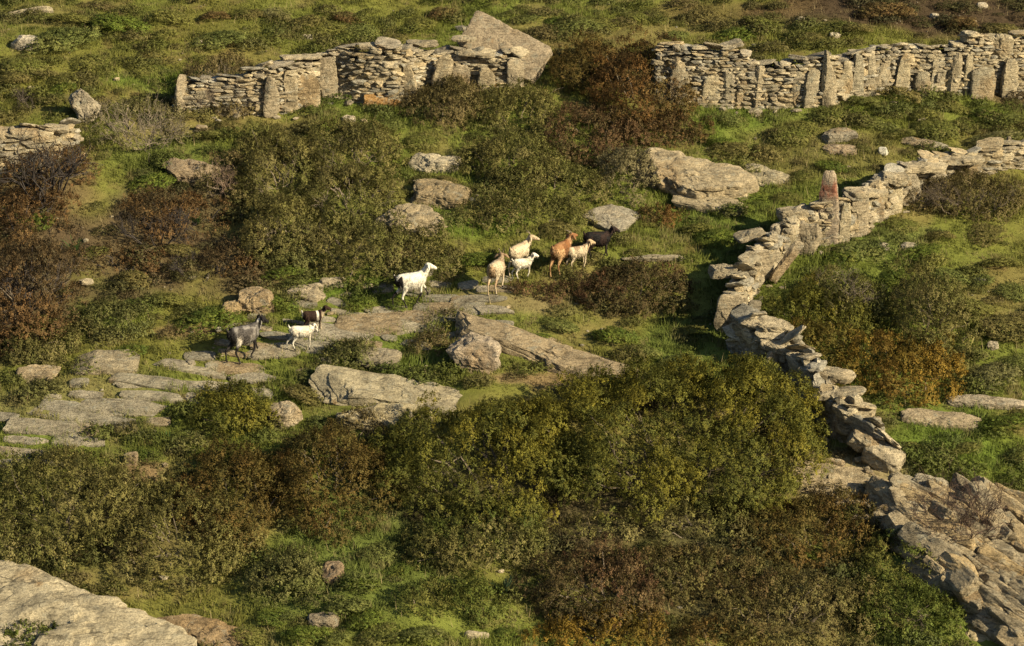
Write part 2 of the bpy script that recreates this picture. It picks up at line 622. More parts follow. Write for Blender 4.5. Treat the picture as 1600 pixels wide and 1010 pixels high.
rock('rock_slab', 1196, 272, 76, 34, 'narrow pale rock streak in grass right of the overhanging slab', yaw=-.6, thick=.3, depth=.7, sink=.4, base=(.33, .29, .2))
rock('rock_slab', 1446, 226, 76, 24, 'flat grey rock in grass behind the winding wall', yaw=-.3, thick=.3, sink=.4, base=GREY)
rock('boulder', 1380, 236, 16, 13, 'small bright white stone on the grass', thick=.2, depth=.2, sink=.1, base=(.7, .68, .6))
rock('boulder', 40, 66, 46, 26, 'whitish boulder in the top left corner', thick=.5, sink=.25, base=(.42, .38, .31), planes=12)
rock('rock_slab', 48, 17, 70, 14, 'thin pale rock at the very top left edge', thick=.35, sink=.4, base=(.40, .35, .25))
rock('boulder', 134, 165, 52, 52, 'pointed boulder standing at the end of the low left wall', thick=1.0, depth=.6, sink=.15, follow=False, tilt=(0, -.5), base=(.34, .30, .23), planes=12)
rock('boulder', 400, 470, 58, 46, 'tan boulder on the bank behind the grey goat', thick=.65, depth=.6, sink=.3, base=(.34, .26, .16), planes=12)
rock('boulder', 362, 484, 34, 30, 'rounded ochre stone left of the tan boulder', thick=.4, depth=.5, sink=.3, base=(.36, .27, .15))
rock('rock_slab', 1470, 655, 126, 34, 'flat bare rock patch in the grass on the right', yaw=-.15, thick=.3, sink=.45, base=(.35, .29, .20), strata=.04)
rock('rock_slab', 1540, 628, 130, 24, 'pale elongated slab at the right edge', yaw=-.2, thick=.3, sink=.42, base=(.38, .33, .25))
rock('boulder', 1551, 540, 20, 14, 'small pale stone on the right slope', thick=.25, depth=.3, sink=.2, base=(.42, .37, .28))
rock('boulder', 60, 583, 70, 28, 'cracked pale stones at the left edge above the path', thick=.35, sink=.35, base=(.36, .29, .19), strata=.08)
rock('rock_slab', 478, 458, 60, 32, 'flat tilted stone on the bank above the path', yaw=-.5, thick=.25, sink=.35, base=(.33, .28, .2))
rock('rock_slab', 520, 441, 44, 17, 'small pale ledge stone at the foot of the big grey shrub', thick=.3, sink=.3, base=(.37, .32, .23))
rock('rock_slab', 573, 448, 20, 12, 'little stone in grass behind the paving', thick=.2, sink=.3, base=(.34, .29, .2))
rock('rock_slab', 1020, 403, 100, 11, 'flat path stone beyond the black goat', thick=.15, sink=.3, base=(.33, .29, .21))
rock('boulder', 300, 268, 90, 40, 'weathered rock among twigs on the upper left slope', thick=.55, sink=.35, base=(.28, .22, .15), planes=12)
rock('boulder', 520, 893, 36, 34, 'brownish stone hidden in the lower brush', thick=.5, depth=.5, sink=.5, base=(.27, .2, .13))
rock('boulder', 505, 968, 50, 26, 'dark stone in the grass at the bottom', thick=.4, sink=.5, base=(.26, .22, .16))
rock('boulder', 745, 992, 40, 13, 'small whitish stone in the bottom grass', thick=.2, sink=.3, base=(.40, .35, .25))
rock('boulder', 205, 715, 24, 20, 'dark stone by the orange soil patch', thick=.3, sink=.3, base=(.24, .21, .16))
for (bx, by, bw, bh, bl) in [(1420, 385, 26, 14, 'small tan stone on the slope right of the winding wall'), (1380, 385, 20, 12, 'little pale stone beside the winding wall'),
                             (1440, 188, 14, 9, 'tiny pale stone under the right end of the upper wall'), (1305, 55, 18, 9, 'small white stone behind the upper wall'),
                             (1250, 30, 16, 8, 'white stone on burnt ground at the top'), (1535, 8, 18, 9, 'white stone at the top right edge'),
                             (1460, 25, 16, 9, 'white stone in the dark burnt patch'), (315, 200, 20, 10, 'small whitish stone on the upper left slope'),
                             (480, 58, 18, 9, 'white stone in grass above the upper wall'), (310, 66, 12, 8, 'tiny white stone in the upper meadow'),
                             (545, 186, 22, 14, 'small stone in grass below the upper wall')]:
    rock('stone', bx, by, bw, bh, bl, cat='stone', thick=.18, depth=.25, sink=.2, base=(.45, .40, .31), sub=3)

# ------------------------------------------------------------------ paved path slabs
rock('paving_slab', 165, 566, 108, 40, 'thick rounded slab bulging at the upper edge of the paved path', cat='paving stone', thick=.34, depth=.9, sink=.45, seed=299, base=(.29, .25, .175), k=5, planes=7, rough=.06, strata=.02, sub=5)
SLABS = [(230, 596, 122, 26, .14), (306, 580, 86, 20, .12), (312, 556, 50, 15, .12), (268, 568, 60, 15, .12), (236, 620, 100, 19, .12),
         (196, 636, 126, 26, .14), (100, 635, 80, 22, .12), (135, 616, 56, 13, .12), (150, 657, 126, 28, .14), (80, 668, 150, 28, .15), (8, 650, 70, 18, .12),
         (36, 706, 100, 17, .12), (122, 688, 84, 18, .12), (4, 724, 66, 14, .12), (72, 722, 70, 13, .12), (40, 688, 70, 14, .12), (366, 574, 90, 20, .12), (428, 552, 84, 18, .12), (440, 526, 70, 16, .12),
         (392, 590, 66, 15, .1), (322, 604, 80, 16, .1), (372, 552, 60, 13, .1), (498, 541, 92, 20, .12), (530, 518, 116, 28, .14), (590, 507, 136, 34, .16), (556, 490, 78, 14, .12), (646, 497, 100, 22, .12), (602, 484, 70, 12, .1),
         (704, 483, 108, 20, .12), (664, 513, 60, 13, .1), (748, 468, 90, 15, .12), (772, 484, 64, 14, .12), (716, 498, 60, 14, .1), (560, 537, 70, 15, .12), (690, 466, 60, 12, .1), (472, 506, 62, 13, .1), (500, 498, 50, 11, .1)]
for k_, (sx, sy, sw, sh_, th_) in enumerate(SLABS):
    big = sw > 95
    rock('paving_slab', sx, sy, sw * 1.0, sh_ * 1.04, cat='paving stone', look='broad grey path slab' if big else 'small flat path slab', thick=th_ * .9 + .02,
         depth=max(.3, sh_ * .86 / 64 / .5), sink=.5, seed=300 + k_, base=[(.27, .245, .185), (.29, .26, .195), (.25, .23, .18), (.30, .27, .21)][k_ % 4], k=5, planes=7, rough=.06, strata=.02,
         yaw=random.uniform(-.25, .1), sub=4)

PATH = [at(a, b)[:2] for a, b in ((-60, 700), (60, 680), (150, 640), (230, 605), (320, 580), (420, 548), (520, 522), (620, 498), (700, 480), (790, 470))]


def path_dist(x, y):
    d = np.full(len(x), 1e9)
    for a, b in zip(PATH[:-1], PATH[1:]):
        ab = b - a
        t = np.clip(((x - a[0]) * ab[0] + (y - a[1]) * ab[1]) / (ab @ ab), 0, 1)
        d = np.minimum(d, np.hypot(x - a[0] - t * ab[0], y - a[1] - t * ab[1]))
    return d


rp_ = np.random.default_rng(33)
placed = [(at(q[0], q[1])[0], at(q[0], q[1])[1], q[2] / 64 / 2, q[3] / 64 / .5 / 2) for q in SLABS]
made = 0
for _ in range(900):        # smaller stones fitted between the big slabs
    i_ = rp_.integers(0, len(PATH) - 1)
    p_ = PATH[i_] + (PATH[i_ + 1] - PATH[i_]) * rp_.random() + rp_.normal(size=2) * np.array([.35, .55])
    w_, d_ = rp_.uniform(.35, .8), rp_.uniform(.25, .5)
    if any(abs(p_[0] - q[0]) < (q[2] + w_ / 2) * .86 and abs(p_[1] - q[1]) < (q[3] + d_ / 2) * .86 for q in placed):
        continue
    placed.append((p_[0], p_[1], w_ / 2, d_ / 2))
    qx, qy = proj(np.array([[p_[0], p_[1], float(H(p_[0], p_[1]))]]))
    if not (5 < qx[0] < 815):
        continue
    made += 1
    rock('paving_slab', float(qx[0]), float(qy[0]), w_ * 64, max(7, d_ * 30), cat='paving stone', look='small flat path slab', thick=.1, depth=d_, sink=.5, seed=700 + made, fitd=False,
         base=[(.27, .245, .185), (.29, .26, .195), (.25, .23, .18), (.31, .28, .22)][made % 4], k=5, planes=7, rough=.06, strata=.02, yaw=rp_.uniform(-.4, .2), sub=3)
    if made >= 30:
        break

# ------------------------------------------------------------------ dry stone walls
_st = [rock_shape(900 + q, (1, 1, 1), planes=6, k=5.0, rough=.16, sub=1, freq=1.2)[0] for q in range(14)]
_sf = ico(1)[1]
_st2 = [rock_shape(940 + q, (1, 1, 1), planes=8, k=5.0, rough=.16, sub=3, freq=1.5)[0] for q in range(8)]
_sf2 = ico(3)[1]


def put_stone(buf, c, R, half, r, big=False, col=None):
    q = r.integers(0, 8 if big else 14)
    V = (_st2 if big else _st)[q] * np.asarray(half)[None]
    if r.random() < .5:
        V = V * np.array([-1, -1, 1])
    V = V @ R.T + c
    base = np.array(col if col is not None else STONE_COLS[r.integers(0, len(STONE_COLS))]) * r.uniform(.95, 1.55)
    buf.add(V, _sf2 if big else _sf, base)


def wall_line(pts):
    """pts: (px, py of the wall foot, height m); returns sampler over arc length"""
    W = np.array([[*at(a, b)[:2], h] for a, b, h in pts])
    d = np.r_[0, np.cumsum(np.linalg.norm(np.diff(W[:, :2], axis=0), axis=1))]

    def f(s):
        return np.array([np.interp(s, d, W[:, k]) for k in range(3)])

    def tang(s):
        a, b = f(max(s - .25, 0)), f(min(s + .25, d[-1]))
        v = (b - a)[:2]
        return v / (np.linalg.norm(v) + 1e-9)
    return f, tang, d[-1]


def wall_body(pts, th, seed, course=(.06, .14), length=(.14, .46), chaos=.06, capw=1.05, slabs=.06, captilt=.16, rag=.16):
    r = np.random.default_rng(seed)
    f, tang, L = wall_line(pts)
    rg_ = 1 + rag * (fb2(np.arange(0, L + .2, .1), np.zeros(int(np.ceil((L + .2) / .1 - 1e-9))) + seed, 1.4, 3, seed)) * 1.8
    ragged = lambda s_: float(np.interp(s_, np.arange(len(rg_)) * .1, rg_))
    buf = Buf()
    # earth-dark hearting inside
    n = max(6, int(L / .35))
    ss = np.linspace(.05, L - .05, n)
    rows = []
    for s in ss:
        x, y, h = f(s)
        t = tang(s)
        nn = np.array([-t[1], t[0]]) * th * .37
        g = float(H(x, y))
        for sg, z in ((-1, -.4), (-1, h * .86), (1, h * .86), (1, -.4)):
            rows.append([x + nn[0] * sg, y + nn[1] * sg, g + z * (1 if z < 0 else min(1, ragged(s)))])
    F = []
    for i in range(n - 1):
        for j in range(3):
            F.append([i * 4 + j, i * 4 + j + 1, i * 4 + 5 + j, i * 4 + 4 + j])
    F += [[0, 1, 2, 3], [n * 4 - 4, n * 4 - 1, n * 4 - 2, n * 4 - 3]]
    buf.add(np.array(rows), np.array(F), np.array((.32, .26, .16)))
    for sg in (-1, 1):
        z, hmax = -.12, float(np.max([p[2] for p in pts]))
        while z < hmax:
            ch = r.uniform(*course)
            s = -r.uniform(0, .3)
            while s < L:
                l = r.uniform(*length) * (1.5 if r.random() < slabs else 1)
                big = r.random() < slabs
                c2 = ch * (2.2 if big else 1)
                sm_ = min(max(s + l / 2, 0), L)
                x, y, h = f(sm_)
                hh = h * ragged(sm_)
                if z + c2 * .6 < hh and s + l < L + .15 and r.random() > .05:
                    t = tang(sm_)
                    ang = math.atan2(t[1], t[0])
                    dep = r.uniform(.18, .30)
                    off = sg * (th / 2 - dep / 2) + r.normal() * .03
                    c = np.array([x - t[1] * off, y + t[0] * off, float(H(x, y)) + z + c2 / 2 + r.normal() * .012])
                    R = rotz(ang + r.normal() * .10) @ roty(r.normal() * chaos) @ rotx(r.normal() * chaos)
                    put_stone(buf, c, R, (l * .54, dep * .55, c2 * .55), r, big)
                s += l * .93
            z += ch * .88
    # capping stones
    s = 0
    while s < L:
        l = r.uniform(.25, .75)
        x, y, h = f(min(s + l / 2, L))
        t = tang(min(s + l / 2, L))
        tk = r.uniform(.05, .12)
        c = np.array([x, y, float(H(x, y)) + h * ragged(min(s + l / 2, L)) + tk * .2 + r.normal() * .02])
        R = rotz(math.atan2(t[1], t[0]) + r.normal() * (.2 + captilt)) @ roty(r.normal() * captilt) @ rotx(r.normal() * captilt)
        put_stone(buf, c, R, (l * .56, th * .5 * capw * r.uniform(.7, 1.1), tk * .6), r, True)
        s += l * r.uniform(.7, .95)
    # tumbled stones at the foot
    for _ in range(int(L * 2.2)):
        s = r.uniform(0, L)
        x, y, h = f(s)
        t = tang(s)
        off = r.choice([-1, 1]) * (th / 2 + abs(r.normal()) * .22 + .05)
        x, y = x - t[1] * off, y + t[0] * off
        q = r.uniform(.05, .15)
        put_stone(buf, np.array([x, y, float(H(x, y)) + q * .3]), rotz(r.uniform(0, 6)) @ rotx(r.normal() * .3), (q * 1.5, q, q * .6), r)
    return buf


def upright(parent, px, py, w, h, t, seed, yaw=0.0, lean=(0, 0), base=(.34, .29, .21), name='upright_slab', label=None, point=.0, dz=0.0, dy=0.0):
    """a standing flat slab set in a wall, foot at pixel (px,py)"""
    g = at(px, py)
    g = g + np.array([0, dy, 0])
    V, F = rock_shape(seed, (w / 2, t / 2, h / 2), planes=9, k=5, rough=.11, strata=.03, layer=.15, bed=(.2, .1), sub=5, freq=1.0)
    if point:
        tt = np.clip(V[:, 2] / h + .5, 0, 1)
        V[:, 0] = V[:, 0] * (1 - point * smooth(.35, 1.05, tt)) + w * .18 * point * smooth(.35, 1, tt) * np.sign(math.sin(seed))
    R = rotz(yaw) @ rotx(lean[0]) @ roty(lean[1])
    V = V @ R.T
    V[:, 2] += h / 2 - .12 + dz
    me_ = mesh_from(name, V, [F], stone_tint(V, base, seed), M_STONE, False)
    o = link(name, me_, parent=parent, loc=g if parent is None else g - np.array(parent.location))
    if label:
        o['label'] = label
    return o


def make_wall(label, pts, th, seed, **kw):
    g = at(pts[0][0], pts[0][1])
    root = link('dry_stone_wall', None, loc=g, label=label, cat='stone wall', group='dry stone walls on the hillside')
    buf = wall_body(pts, th, seed, **kw)
    link('stonework', buf.mesh('stonework', M_STONE, False, g), parent=root)
    f, tang, L = wall_line(pts)
    for s in np.arange(0, L, .4):
        x, y, h = f(s)
        t = tang(s)
        EXCL.append((x, y, .3, th / 2, math.atan2(t[1], t[0])))
    return root


bpy.context.view_layer.update()
WA = make_wall('low broken stone wall at the left edge behind burnt twigs', [(-30, 268, 1.0), (30, 262, .95), (75, 250, .8), (118, 225, .5)], .6, 11, course=(.08, .2), length=(.2, .6), chaos=.1)
WB = make_wall('tall stone wall left of the leaning slab, with an orange stain at its foot',
               [(282, 170, .85), (330, 172, .8), (400, 176, 1.2), (450, 170, 1.35), (500, 150, 1.15), (532, 146, 1.25), (560, 156, 1.45), (610, 162, 1.65), (660, 148, 1.35), (705, 136, 1.15), (760, 134, 1.05), (815, 130, .9)],
               .65, 12, course=(.05, .12), length=(.14, .42), chaos=.09)
WC = make_wall('long upper stone wall with upright slabs, right of the rusty shrub',
               [(1030, 150, 1.3), (1090, 160, 1.35), (1150, 162, 1.35), (1220, 163, 1.3), (1290, 160, 1.3), (1350, 142, 1.15), (1430, 138, 1.1), (1500, 142, 1.25), (1560, 142, 1.45), (1640, 140, 1.35)],
               .65, 13, course=(.05, .12), length=(.12, .40))
WD = make_wall('winding stone wall climbing the right slope, topped by a pointed red-stained slab',
               [(1640, 250, .6), (1560, 262, .6), (1490, 276, .65), (1430, 298, .75), (1390, 326, .85), (1345, 362, .95), (1300, 378, .95), (1255, 385, .85), (1205, 415, .8), (1180, 440, .7), (1165, 470, .75), (1145, 512, .9)],
               .48, 14, course=(.05, .16), length=(.14, .45), chaos=.14, slabs=.12, captilt=.25, rag=.22)
WE = make_wall('dark-sided tumbled stone wall running down beside the big green juniper',
               [(1150, 545, .75), (1190, 572, .95), (1230, 590, .95), (1262, 622, .9), (1290, 660, .9), (1330, 690, .85), (1368, 712, .7), (1392, 725, .5)],
               .5, 15, course=(.09, .24), length=(.16, .55), chaos=.34, slabs=.3, captilt=.4, rag=.3)
for (px_, py_, w_, h_, y_, ln, sd_) in [(285, 172, .45, 1.15, .9, (0, .15), 71), (425, 178, .5, 1.2, .2, (.05, 0), 72), (515, 152, .55, 1.3, .3, (.1, -.1), 73), (545, 150, .6, .7, 0, (0, 0), 74),
                                        (718, 140, .6, .85, .1, (.1, 0), 75), (805, 133, .5, .9, 0, (.05, 0), 76)]:
    upright(WB, px_, py_, w_, h_, .2, sd_, y_, ln, dy=-.2)
for (px_, py_, w_, h_, y_, ln, sd_) in [(480, 168, .8, 1.05, .15, (.12, .1), 171), (690, 150, .5, 1.25, .1, (.08, .25), 172), (640, 160, .45, 1.2, -.2, (.1, -.1), 173), (455, 172, .4, 1.25, .3, (.05, 0), 174), (760, 140, .5, .8, .1, (.1, .1), 175)]:
    upright(WB, px_, py_, w_, h_, .2, sd_, y_, ln, dy=-.12, base=(.38, .32, .22))
for (px_, py_, w_, h_, y_, ln, sd_) in [(1110, 166, .55, 1.0, .1, (.1, .1), 181), (1163, 166, .5, .9, .3, (.1, 0), 182), (1215, 166, .55, .8, .1, (.12, .1), 183), (1268, 167, .5, 1.15, .4, (.06, .05), 184), (1318, 160, .5, 1.3, .2, (.08, .08), 185),
                                        (1358, 150, .4, 1.35, .2, (.05, -.05), 186), (1410, 146, .45, 1.25, .35, (.06, .05), 187), (1465, 146, .5, 1.2, .2, (.06, .1), 188), (1512, 148, .35, 1.3, .3, (.05, 0), 189)]:
    upright(WC, px_, py_, w_, h_, .2, sd_, y_, ln, dy=-.04, base=(.38, .33, .23) if sd_ % 2 else (.34, .30, .22), point=.15)
for (px_, py_, w_, h_, y_, ln, sd_) in [(1318, 376, .4, 1.15, .2, (.05, .05), 191), (1368, 348, .45, 1.1, .4, (.05, .1), 192), (1398, 328, .4, .95, .4, (.08, 0), 193), (1424, 312, .5, .9, .5, (.05, .05), 194), (1228, 402, .5, .95, .1, (.1, .05), 195),
                                        (1206, 416, .35, 1.05, .3, (.05, -.1), 196), (1160, 480, .4, .9, .2, (.1, .1), 197), (1462, 292, .5, .85, .4, (.05, .1), 198), (1515, 276, .5, .8, .3, (.05, 0), 199)]:
    upright(WD, px_, py_, w_, h_, .17, sd_, y_, ln, dy=-.15, base=(.38, .33, .23) if sd_ % 2 else (.33, .29, .22), point=.3)
for (px_, py_, w_, h_, y_, ln, sd_) in [(1208, 590, .5, 1.0, .5, (.1, .2), 201), (1275, 640, .45, 1.05, .6, (.1, .25), 202), (1310, 684, .4, .95, .7, (.15, .2), 203)]:
    upright(WE, px_, py_, w_, h_, .17, sd_, y_, ln, dy=-.05, point=.25)
for (px_, py_, w_, h_, y_, ln, pt, sd_) in [(1062, 160, .55, 1.45, .1, (.05, 0), 0, 81), (1137, 166, .4, 1.25, .2, (.05, 0), .1, 82), (1185, 166, .4, 1.3, .4, (.05, .05), .1, 83), (1243, 164, .4, 1.1, .3, (.1, 0), .1, 84),
                                            (1293, 166, .42, 1.75, .25, (.03, -.06), .7, 85), (1338, 155, .4, 1.4, .2, (.08, 0), .2, 86), (1378, 145, .55, 1.0, .2, (.1, .1), .3, 87), (1440, 146, .5, .75, .1, (.05, 0), .1, 88),
                                            (1490, 146, .4, 1.3, .2, (.05, 0), .1, 89), (1535, 152, .75, 1.0, .1, (.02, 0), 0, 90), (1575, 150, .5, 1.2, .3, (.05, 0), .3, 91)]:
    upright(WC, px_, py_, w_, h_, .22, sd_, y_, ln, base=(.36, .31, .22) if sd_ % 2 else (.31, .28, .21), point=pt, dy=-.10)
red = upright(WD, 1290, 374, .60, 2.0, .26, 101, -.2, (.0, -.02), base=(.36, .30, .23), point=.45, label='tall pointed slab with a red stain', dy=-.22)
rv_ = np.array([v.co[:] for v in red.data.vertices])
rc_ = np.array([d.color[:] for d in red.data.color_attributes['Col'].data])
rm_ = (smooth(1.05, 1.25, rv_[:, 2]) * smooth(1.7, 1.5, rv_[:, 2]) * smooth(-.05, .2, fbm(rv_ * 5, 3, 4)))[:, None] * .8
rc_[:, :3] = rc_[:, :3] * (1 - rm_) + np.array([.30, .10, .06]) * rm_
red.data.color_attributes['Col'].data.foreach_set('color', rc_.astype(np.float32).ravel())
upright(WD, 1340, 362, .5, 1.25, .25, 102, .3, (.05, 0), dy=-.25)
upright(WD, 1572, 256, .4, .85, .2, 103, .2, (0, 0), point=.7, label='small pointed upright slab')
upright(WD, 1262, 395, .7, 1.0, .3, 104, -.2, (.1, 0), dy=-.1)
upright(WD, 1188, 392, .2, .75, .1, 105, .4, (0, 0), point=.8)
upright(WD, 1185, 440, .85, 1.0, .18, 106, .1, (.3, .1), dy=-.2, label='broad pale slab leaning in the wall')
upright(WD, 1226, 436, .32, 1.25, .14, 107, .3, (.2, .55), dy=-.35, label='narrow slanting slab')
upright(WD, 1140, 512, .75, 1.05, .16, 108, .1, (.15, .12), dy=-.3, label='broad pale slab facing the path')
upright(WD, 1170, 512, .4, .95, .16, 109, .6, (.1, .2), dy=-.5, base=(.22, .195, .15), label='dark grey slab')
upright(WE, 1246, 612, .35, 1.1, .25, 110, .3, (.1, .15), dy=-.1, label='upright pale stone')
upright(WE, 1366, 690, .35, .7, .2, 111, .9, (.1, .1), label='grey round-topped upright stone')
upright(WE, 1380, 728, .95, .6, .6, 112, -.5, (.2, .2), base=(.38, .33, .24), name='end_boulder')


def big_stone(parent, px, py, size, seed, yaw, lean, dz, base=(.36, .31, .22), name='cap_slab'):
    g = at(px, py)
    V, F = rock_shape(seed, np.array(size) / 2, planes=9, k=4.5, rough=.11, strata=.05, layer=.1, sub=5)
    V = V @ (rotz(yaw) @ rotx(lean[0]) @ roty(lean[1])).T
    V[:, 2] += dz
    link(name, mesh_from(name, V, [F], stone_tint(V, base, seed), M_STONE), parent=parent, loc=g - np.array(parent.location))


for (px_, py_, sz, sd_, yw, ln, dz) in [(1195, 566, (1.3, .8, .22), 121, -.5, (.1, .15), .95), (1215, 588, (1.2, .6, .2), 122, -.6, (.15, .1), .75), (1290, 640, (1.35, .7, .25), 123, -.35, (.05, .1), .85),
                                        (1310, 668, (1.2, .6, .18), 124, -.15, (.1, -.1), .8), (1330, 690, (1.0, .8, .3), 125, -.4, (.15, .1), .7), (1352, 715, (.9, .8, .45), 126, -.6, (.2, .2), .45)]:
    big_stone(WE, px_, py_, sz, sd_, yw, ln, dz)
for (px_, py_, sz, sd_, yw, ln, dz) in [(1170, 410, (.75, .6, .18), 131, .2, (.1, -.2), .7), (1240, 385, (.9, .6, .3), 132, .1, (.05, 0), .85), (1350, 360, (1.2, .7, .2), 133, .5, (.1, .05), 1.0), (1395, 332, (1.1, .7, .35), 134, .5, (.1, .1), .9),
                                        (1440, 305, (1.4, .7, .25), 135, .4, (.1, .05), .75), (1130, 470, (.8, .6, .25), 136, -.1, (.15, -.1), .75), (1500, 285, (1.2, .6, .2), 137, .3, (.1, 0), .6)]:
    big_stone(WD, px_, py_, sz, sd_, yw, ln, dz)
for (px_, py_, sz, sd_, yw, ln, dz) in [(740, 138, (1.2, .6, .14), 141, -.1, (.1, .1), 1.0), (725, 134, (.7, .5, .12), 142, 0, (.15, 0), 1.35), (585, 160, (1.1, .6, .14), 143, 0, (.1, 0), 1.6), (660, 148, (.9, .6, .15), 144, .1, (.1, 0), 1.45), (470, 165, (1.2, .5, .12), 145, .15, (.1, 0), 1.35)]:
    big_stone(WB, px_, py_, sz, sd_, yw, ln, dz)
big_stone(WC, 1512, 142, (.55, .45, .28), 151, 0, (.1, 0), 1.55, (.43, .38, .28))
big_stone(WC, 1552, 143, (1.0, .6, .8), 152, 0, (.05, 0), 1.3, (.37, .33, .24))
for k_, (px_, py_, sz, dz) in enumerate([(10, 262, (.9, .7, .3), .9), (40, 262, (.8, .7, .25), .95), (88, 250, (.75, .6, .15), .85), (60, 258, (.6, .5, .3), .8)]):
    big_stone(WA, px_, py_, sz, 155 + k_, .1, (.12, .1), dz)
big_stone(WB, 598, 166, (1.1, .35, .4), 171, .1, (.1, .12), .12, (.38, .21, .07), name='orange_stained_stone')
big_stone(WB, 772, 137, (.8, .3, .25), 172, .1, (.1, .1), .1, (.36, .21, .08), name='orange_stained_stone')
# the huge leaning slab
gs = at(792, 128)
V_, F_ = rock_shape(160, (1.25, .22, .60), planes=0, k=18, rough=.045, sub=6, freq=2.6)
u_ = V_ @ (rotz(-.12) @ rotx(-.5) @ roty(.47)).T
u_[:, 2] += .93
lean = link('leaning_slab', mesh_from('leaning_slab', u_, [F_], stone_tint(u_, (.36, .30, .22), 160, .1), M_STONE), loc=gs + np.array([-.05, .25, 0]), label='huge rectangular slab leaning on the upper stone wall', cat='rock')

# ------------------------------------------------------------------ lower right outcrop
OUT = [(1415, 795, 90, 40, .5, -.3, (.33, .29, .22)),
       (1440, 825, 90, 44, .6, -.5, (.35, .31, .23)), (1530, 840, 190, 110, .9, -.5, (.36, .30, .2)), (1470, 880, 110, 60, .7, -.7, (.34, .28, .19)), (1560, 900, 170, 110, .9, -.7, (.36, .31, .21)),
       (1520, 945, 150, 80, .7, -.75, (.38, .32, .2)), (1590, 985, 150, 100, .8, -.7, (.34, .28, .18)), (1590, 800, 110, 50, .6, -.2, (.33, .29, .22)), (1470, 915, 70, 40, .5, -.6, (.40, .31, .16))]
oroot = link('rock_outcrop', None, loc=at(1500, 900), label='large layered rock outcrop in the bottom right corner, its strata dipping right', cat='rock outcrop')
for k_, (ox, oy, ow, oh, ot, oyaw, ob) in enumerate(OUT):
    g = at(ox, oy)
    s_ = pxm(g)
    V, F = rock_shape(400 + k_, (ow / s_ / 2 * 1.25, oh / s_ / .5 / 2 * .9, ot / 2 * 1.2), planes=8, k=4, rough=.13, strata=.05, layer=.16, bed=(1.5, .9), edge=True, sub=6 if ow > 100 else 5)
    V = V @ (ground_rot(g[0], g[1]) @ rotz(oyaw)).T
    V[:, 2] += ot * .12 - .48
    link('rock_ledge', mesh_from('rock_ledge', V, [F], stone_tint(V, ob, 400 + k_), M_PALE if k_ in (2, 4, 5) else M_STONE), parent=oroot, loc=g - np.array(oroot.location))
    EXCL.append((g[0], g[1], ow / s_ / 2 * 1.1, oh / s_ / .5 / 2 * .85, oyaw))
rock('rock_slab', 1300, 752, 150, 44, 'pale crumbling flat ledge between the tumbled wall and the brown shrub', fitd=False, yaw=-.4, thick=.3, depth=1.3, sink=.6, base=(.40, .33, .22), strata=.08, layer=.1, sub=5)
rock('rock_slab', 1365, 788, 100, 30, 'narrow sandy ledge left of the corner outcrop', fitd=False, yaw=-.4, thick=.3, depth=.9, sink=.55, base=(.40, .32, .20), strata=.08, layer=.1, sub=5)
rs_ = np.random.default_rng(480)
bs_ = Buf()
for _ in range(260):
    px_ = rs_.uniform(1395, 1610)
    lo_ = np.interp(px_, [1360, 1400, 1450, 1500, 1560, 1610], [800, 835, 905, 950, 1000, 1040])
    py_ = rs_.uniform(np.interp(px_, [1360, 1400, 1450, 1600], [800, 790, 780, 795]), lo_)
    g = at(px_, py_)
    q_ = rs_.uniform(.4, 1.35)
    V, F = rock_shape(int(rs_.integers(1, 9999)), (q_ * .68, q_ * rs_.uniform(.14, .24), .09 + q_ * rs_.uniform(.04, .12)), planes=6, k=7, rough=.09, strata=.06, layer=.09, sub=4)
    V = V @ (ground_rot(g[0], g[1]) @ rotz(-.85 + rs_.normal() * .16) @ rotx(.45 + rs_.normal() * .38) @ roty(rs_.normal() * .2)).T
    bs_.add(V + g + np.array([0, 0, rs_.uniform(-.05, .36)]), F, stone_tint(V, np.array([(.38, .31, .20), (.34, .285, .195), (.40, .31, .18), (.29, .25, .18)][rs_.integers(0, 4)]), int(rs_.integers(1, 99))))
link('broken_strata', bs_.mesh('broken_strata', M_STONE, False, np.array(oroot.location)), parent=oroot)
for k_, (bx, by, bw, bh, bt, l_) in enumerate([(1408, 757, 48, 30, .45, 'grey boulder at the upper left of the corner outcrop'), (1385, 772, 40, 24, .35, 'small grey block left of the corner outcrop boulders'), (1452, 760, 60, 40, .5, 'pale pointed boulder on top of the corner outcrop'),
                                               (1500, 765, 70, 18, .2, 'thin flat slab lying on the corner outcrop'), (1410, 787, 60, 24, .3, 'long flat block in the middle of the corner outcrop'), (1340, 790, 100, 24, .3, 'long pale block at the left end of the corner outcrop'),
                                               (1410, 830, 44, 40, .45, 'cracked block at the foot of the corner outcrop'), (1560, 775, 90, 26, .35, 'broad grey slab at the right edge above the outcrop'), (1300, 722, 42, 16, .22, 'reddish flat stone on soil below the tumbled wall'),
                                               (1356, 738, 18, 8, .12, 'small pale stone near the end of the tumbled wall'), (1350, 812, 50, 18, .3, 'low block under the long pale block'), (1450, 845, 40, 30, .4, 'rounded block among cracks of the corner outcrop')]):
    rock('boulder', bx, by, bw, bh, l_, thick=bt + .15, depth=bh / 64 / .5 * .75, sink=.15, seed=460 + k_, base=[(.33, .30, .23), (.30, .275, .215), (.37, .33, .25)][k_ % 3], planes=10, strata=.05, layer=.1, yaw=-.25)

